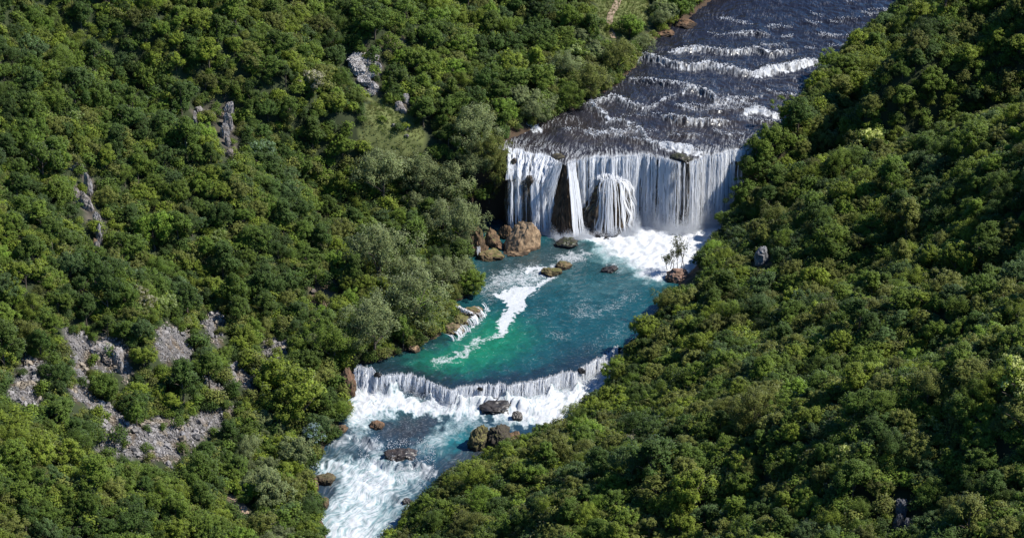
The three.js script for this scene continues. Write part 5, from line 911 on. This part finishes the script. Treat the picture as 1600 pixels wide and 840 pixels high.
// the 290 whose crowns show largest stand as trees of their own, the rest of the woods as one mass
{
  const LM = [['the rock rib', 140, 320], ['the dark hollow', 345, 195], ['the grooved slab', 568, 112], ['the grassy clearing', 615, 205], ['the main waterfall', 960, 290], ['the upper river', 1000, 110], ['the footpath', 955, 35], ['the turquoise pool', 850, 500], ['the curved low waterfall', 700, 600], ['the lowest rapids', 570, 770], ['the long scree tongue', 130, 570], ['the lowest scree', 300, 680], ['the upper middle scree', 275, 535], ['the white cascade', 722, 490], ['the lone grey boulder', 1191, 403], ['the bare bush', 1070, 395], ['the mossy olive boulder', 755, 680], ['the top left corner', 0, 0], ['the bottom left corner', 0, 840], ['the top right corner', 1600, 0], ['the bottom right corner', 1600, 840], ['the right edge', 1600, 420], ['the left edge', 0, 420], ['the bottom edge', 900, 840], ['the right hillside centre', 1330, 600], ['the dark gully', 1290, 235], ['the shaded rock face', 1410, 795], ['the pale lower path', 365, 785]];
  const seen = forest.filter((t) => t.c[0] > 10 && t.c[0] < 1590 && t.c[1] > 8 && t.c[1] < 835).sort((a, b) => b.q * b.sy - a.q * a.sy).slice(0, 250), big = new Set(seen), by = new Map();
  for (const t of seen) {
    let best = null, bd = 1e9; for (const l of LM) { const d = Math.hypot(t.c[0] - l[1], (t.c[1] - l[2]) * 1.1); if (d < bd) { bd = d; best = l; } }
    const dx = t.c[0] - best[1], dy = t.c[1] - best[2], ver = Math.abs(dy) > Math.abs(dx) * 2.2 ? (dy < 0 ? 'above' : 'below') : Math.abs(dx) > Math.abs(dy) * 2.2 ? (dx < 0 ? 'left of' : 'right of') : (dy < 0 ? 'above and ' : 'below and ') + (dx < 0 ? 'left of' : 'right of');
    t.label = `${TONE[t.tone][0]} ${t.kind === 'tall' ? 'tall tree' : t.kind === 'willow' ? 'fine-leaved tree' : t.kind === 'flower' ? 'cream-blossomed tree' : t.sy > 1.05 ? 'upright tree' : t.sy < 0.95 ? 'spreading tree' : 'rounded tree'} ${bd < 75 ? 'close ' : bd < 170 ? '' : 'far '}${ver} ${best[0]}`;
    if (!by.has(t.label)) by.set(t.label, []); by.get(t.label).push(t);
  }
  const ORD = ['leftmost', 'second', 'third', 'fourth', 'fifth', 'sixth', 'seventh', 'eighth'];
  for (const l of by.values()) { l.sort((a, b) => a.c[0] - b.c[0]); if (l.length > 1) l.forEach((t, i) => { t.label = (i === 0 ? 'leftmost ' : i === l.length - 1 ? 'rightmost ' : ORD[Math.min(i, 7)] + ' from left, ') + t.label; }); }
  for (const t of seen) plantTree(t.kind, t.k, t.tone, t.x, t.z, t.s, t.turn, t.label, t.left ? 'trees on the left slope' : 'trees on the right hillside', t.sy, t.sx);
  const rest = forest.filter((t) => !big.has(t)), wood = new THREE.Group(), m4 = new THREE.Matrix4(), qq = new THREE.Quaternion(), up = new THREE.Vector3(0, 1, 0), cc = new THREE.Color();
  wood.name = 'forest'; scene.add(wood); tag(wood, 'dense mixed green broadleaf woods covering both valley slopes', null, null, 'stuff');
  for (const kind of ['broad', 'tall', 'willow', 'flower']) PROTO[kind].forEach((P, k) => {
    const l = rest.filter((t) => t.kind === kind && t.k === k); if (!l.length) return;
    const a = new THREE.InstancedMesh(P.crown, whiteLeaf, l.length), b = new THREE.InstancedMesh(P.trunk, barkMat, l.length); a.name = 'crowns'; b.name = 'trunks';
    l.forEach((t, i) => { m4.compose(new THREE.Vector3(t.x, ground(t.x, t.z) - 0.1, t.z), qq.setFromAxisAngle(up, t.turn), new THREE.Vector3(t.s * t.sx, t.s * t.sy, t.s / t.sx)); a.setMatrixAt(i, m4); b.setMatrixAt(i, m4); const c = TONE[t.tone][1]; a.setColorAt(i, cc.setRGB(c[0] * t.shade, c[1] * t.shade, c[2] * t.shade)); });
    wood.add(a, b);
  });
  // low growth under and between the trees
  const r = rng(4100), spots = [[], []];
  for (let n = 0; n < 60000; n++) {
    const x = lerp(-165, 165, r()), z = lerp(-350, -740, r()), { sd } = bank(x, z); if (sd < 0.2) continue;
    const y = ground(x, z), c = proj(x, y + 0.8, z), shore = sd < 4 && r() < 0.75; if (c[0] < -120 || c[0] > 1720 || c[1] < -120 || c[1] > 960 || (!shore && (inPoly(WATER_PX, c[0], c[1]) || inPoly(WATER_PX, c[0], c[1] - 7)))) continue;
    if (shore && (inPoly(WATER_PX, c[0] + 6, c[1] - 8) && inPoly(WATER_PX, c[0] - 6, c[1] - 8))) continue;
    if ((inClear(c[0], c[1]) || inClear(c[0] - 8, c[1] - 6) || inClear(c[0] + 8, c[1] - 6) || inClear(c[0], c[1] - 12)) && r() < (CLEAR_SOFT.some((p) => inPoly(p, c[0], c[1])) ? 0.7 : 0.945)) continue;
    spots[r() < 0.5 ? 0 : 1].push([x, y, z, 0.8 + 1.3 * r() * r(), r() * 6.28, TONE[Math.floor(r() * 5)][1], 0.75 + 0.4 * r()]);
  }
  const ug = new THREE.Group(); ug.name = 'undergrowth'; scene.add(ug); tag(ug, 'low green bushes filling the ground between the trees', null, null, 'stuff');
  spots.forEach((l, k) => { const a = new THREE.InstancedMesh(PROTO.bush[k].crown, whiteLeaf, l.length); a.name = 'bushes'; l.forEach(([x, y, z, s, t, c, f], i) => { m4.compose(new THREE.Vector3(x, y - 0.1, z), qq.setFromAxisAngle(up, t), new THREE.Vector3(s, s, s)); a.setMatrixAt(i, m4); a.setColorAt(i, cc.setRGB(c[0] * f, c[1] * f, c[2] * f)); }); ug.add(a); });
  // grass of the clearings
  const blade = new THREE.BufferGeometry(), bp = []; const rr = rng(4200); for (let k = 0; k < 9; k++) { const t = rr() * 6.28, x = (rr() - 0.5) * 0.5, z = (rr() - 0.5) * 0.5, h = 0.25 + 0.3 * rr(); bp.push(x - 0.05 * Math.cos(t), 0, z - 0.05 * Math.sin(t), x + 0.05 * Math.cos(t), 0, z + 0.05 * Math.sin(t), x + (rr() - 0.5) * 0.3, h, z + (rr() - 0.5) * 0.3); }
  blade.setAttribute('position', new THREE.Float32BufferAttribute(bp, 3)); blade.computeVertexNormals();
  CLEAR_PLAN.meadow.forEach((poly, n) => {
    const b = PLAN_BOX.get(poly), l = []; for (let k = 0; k < (b[1] - b[0]) * (b[3] - b[2]) * 5; k++) { const x = lerp(b[0], b[1], r()), z = lerp(b[2], b[3], r()); if (inPoly(poly, x, z)) l.push([x, z, r(), r()]); }
    const a = new THREE.InstancedMesh(blade, leafMat([1, 1, 1], 'grass_blades'), l.length); l.forEach(([x, z, u, v], i) => { m4.compose(new THREE.Vector3(x, ground(x, z), z), qq.setFromAxisAngle(up, u * 6.28), new THREE.Vector3(1, 0.7 + 0.6 * v, 1)); a.setMatrixAt(i, m4); const w = sstep(-0.3, 0.4, n2(x / 4, z / 4)); a.setColorAt(i, cc.setRGB(lerp(0.14, 0.2, w), lerp(0.19, 0.21, w), lerp(0.04, 0.07, w))); });
    a.name = numbered('grass'); scene.add(a); tag(a, n ? 'rough green grass beside the footpath at the top' : 'green grass of the clearing below the grooved slab', null, null, 'stuff');
  });

}

fixShadows();
renderer.render(scene, camera);
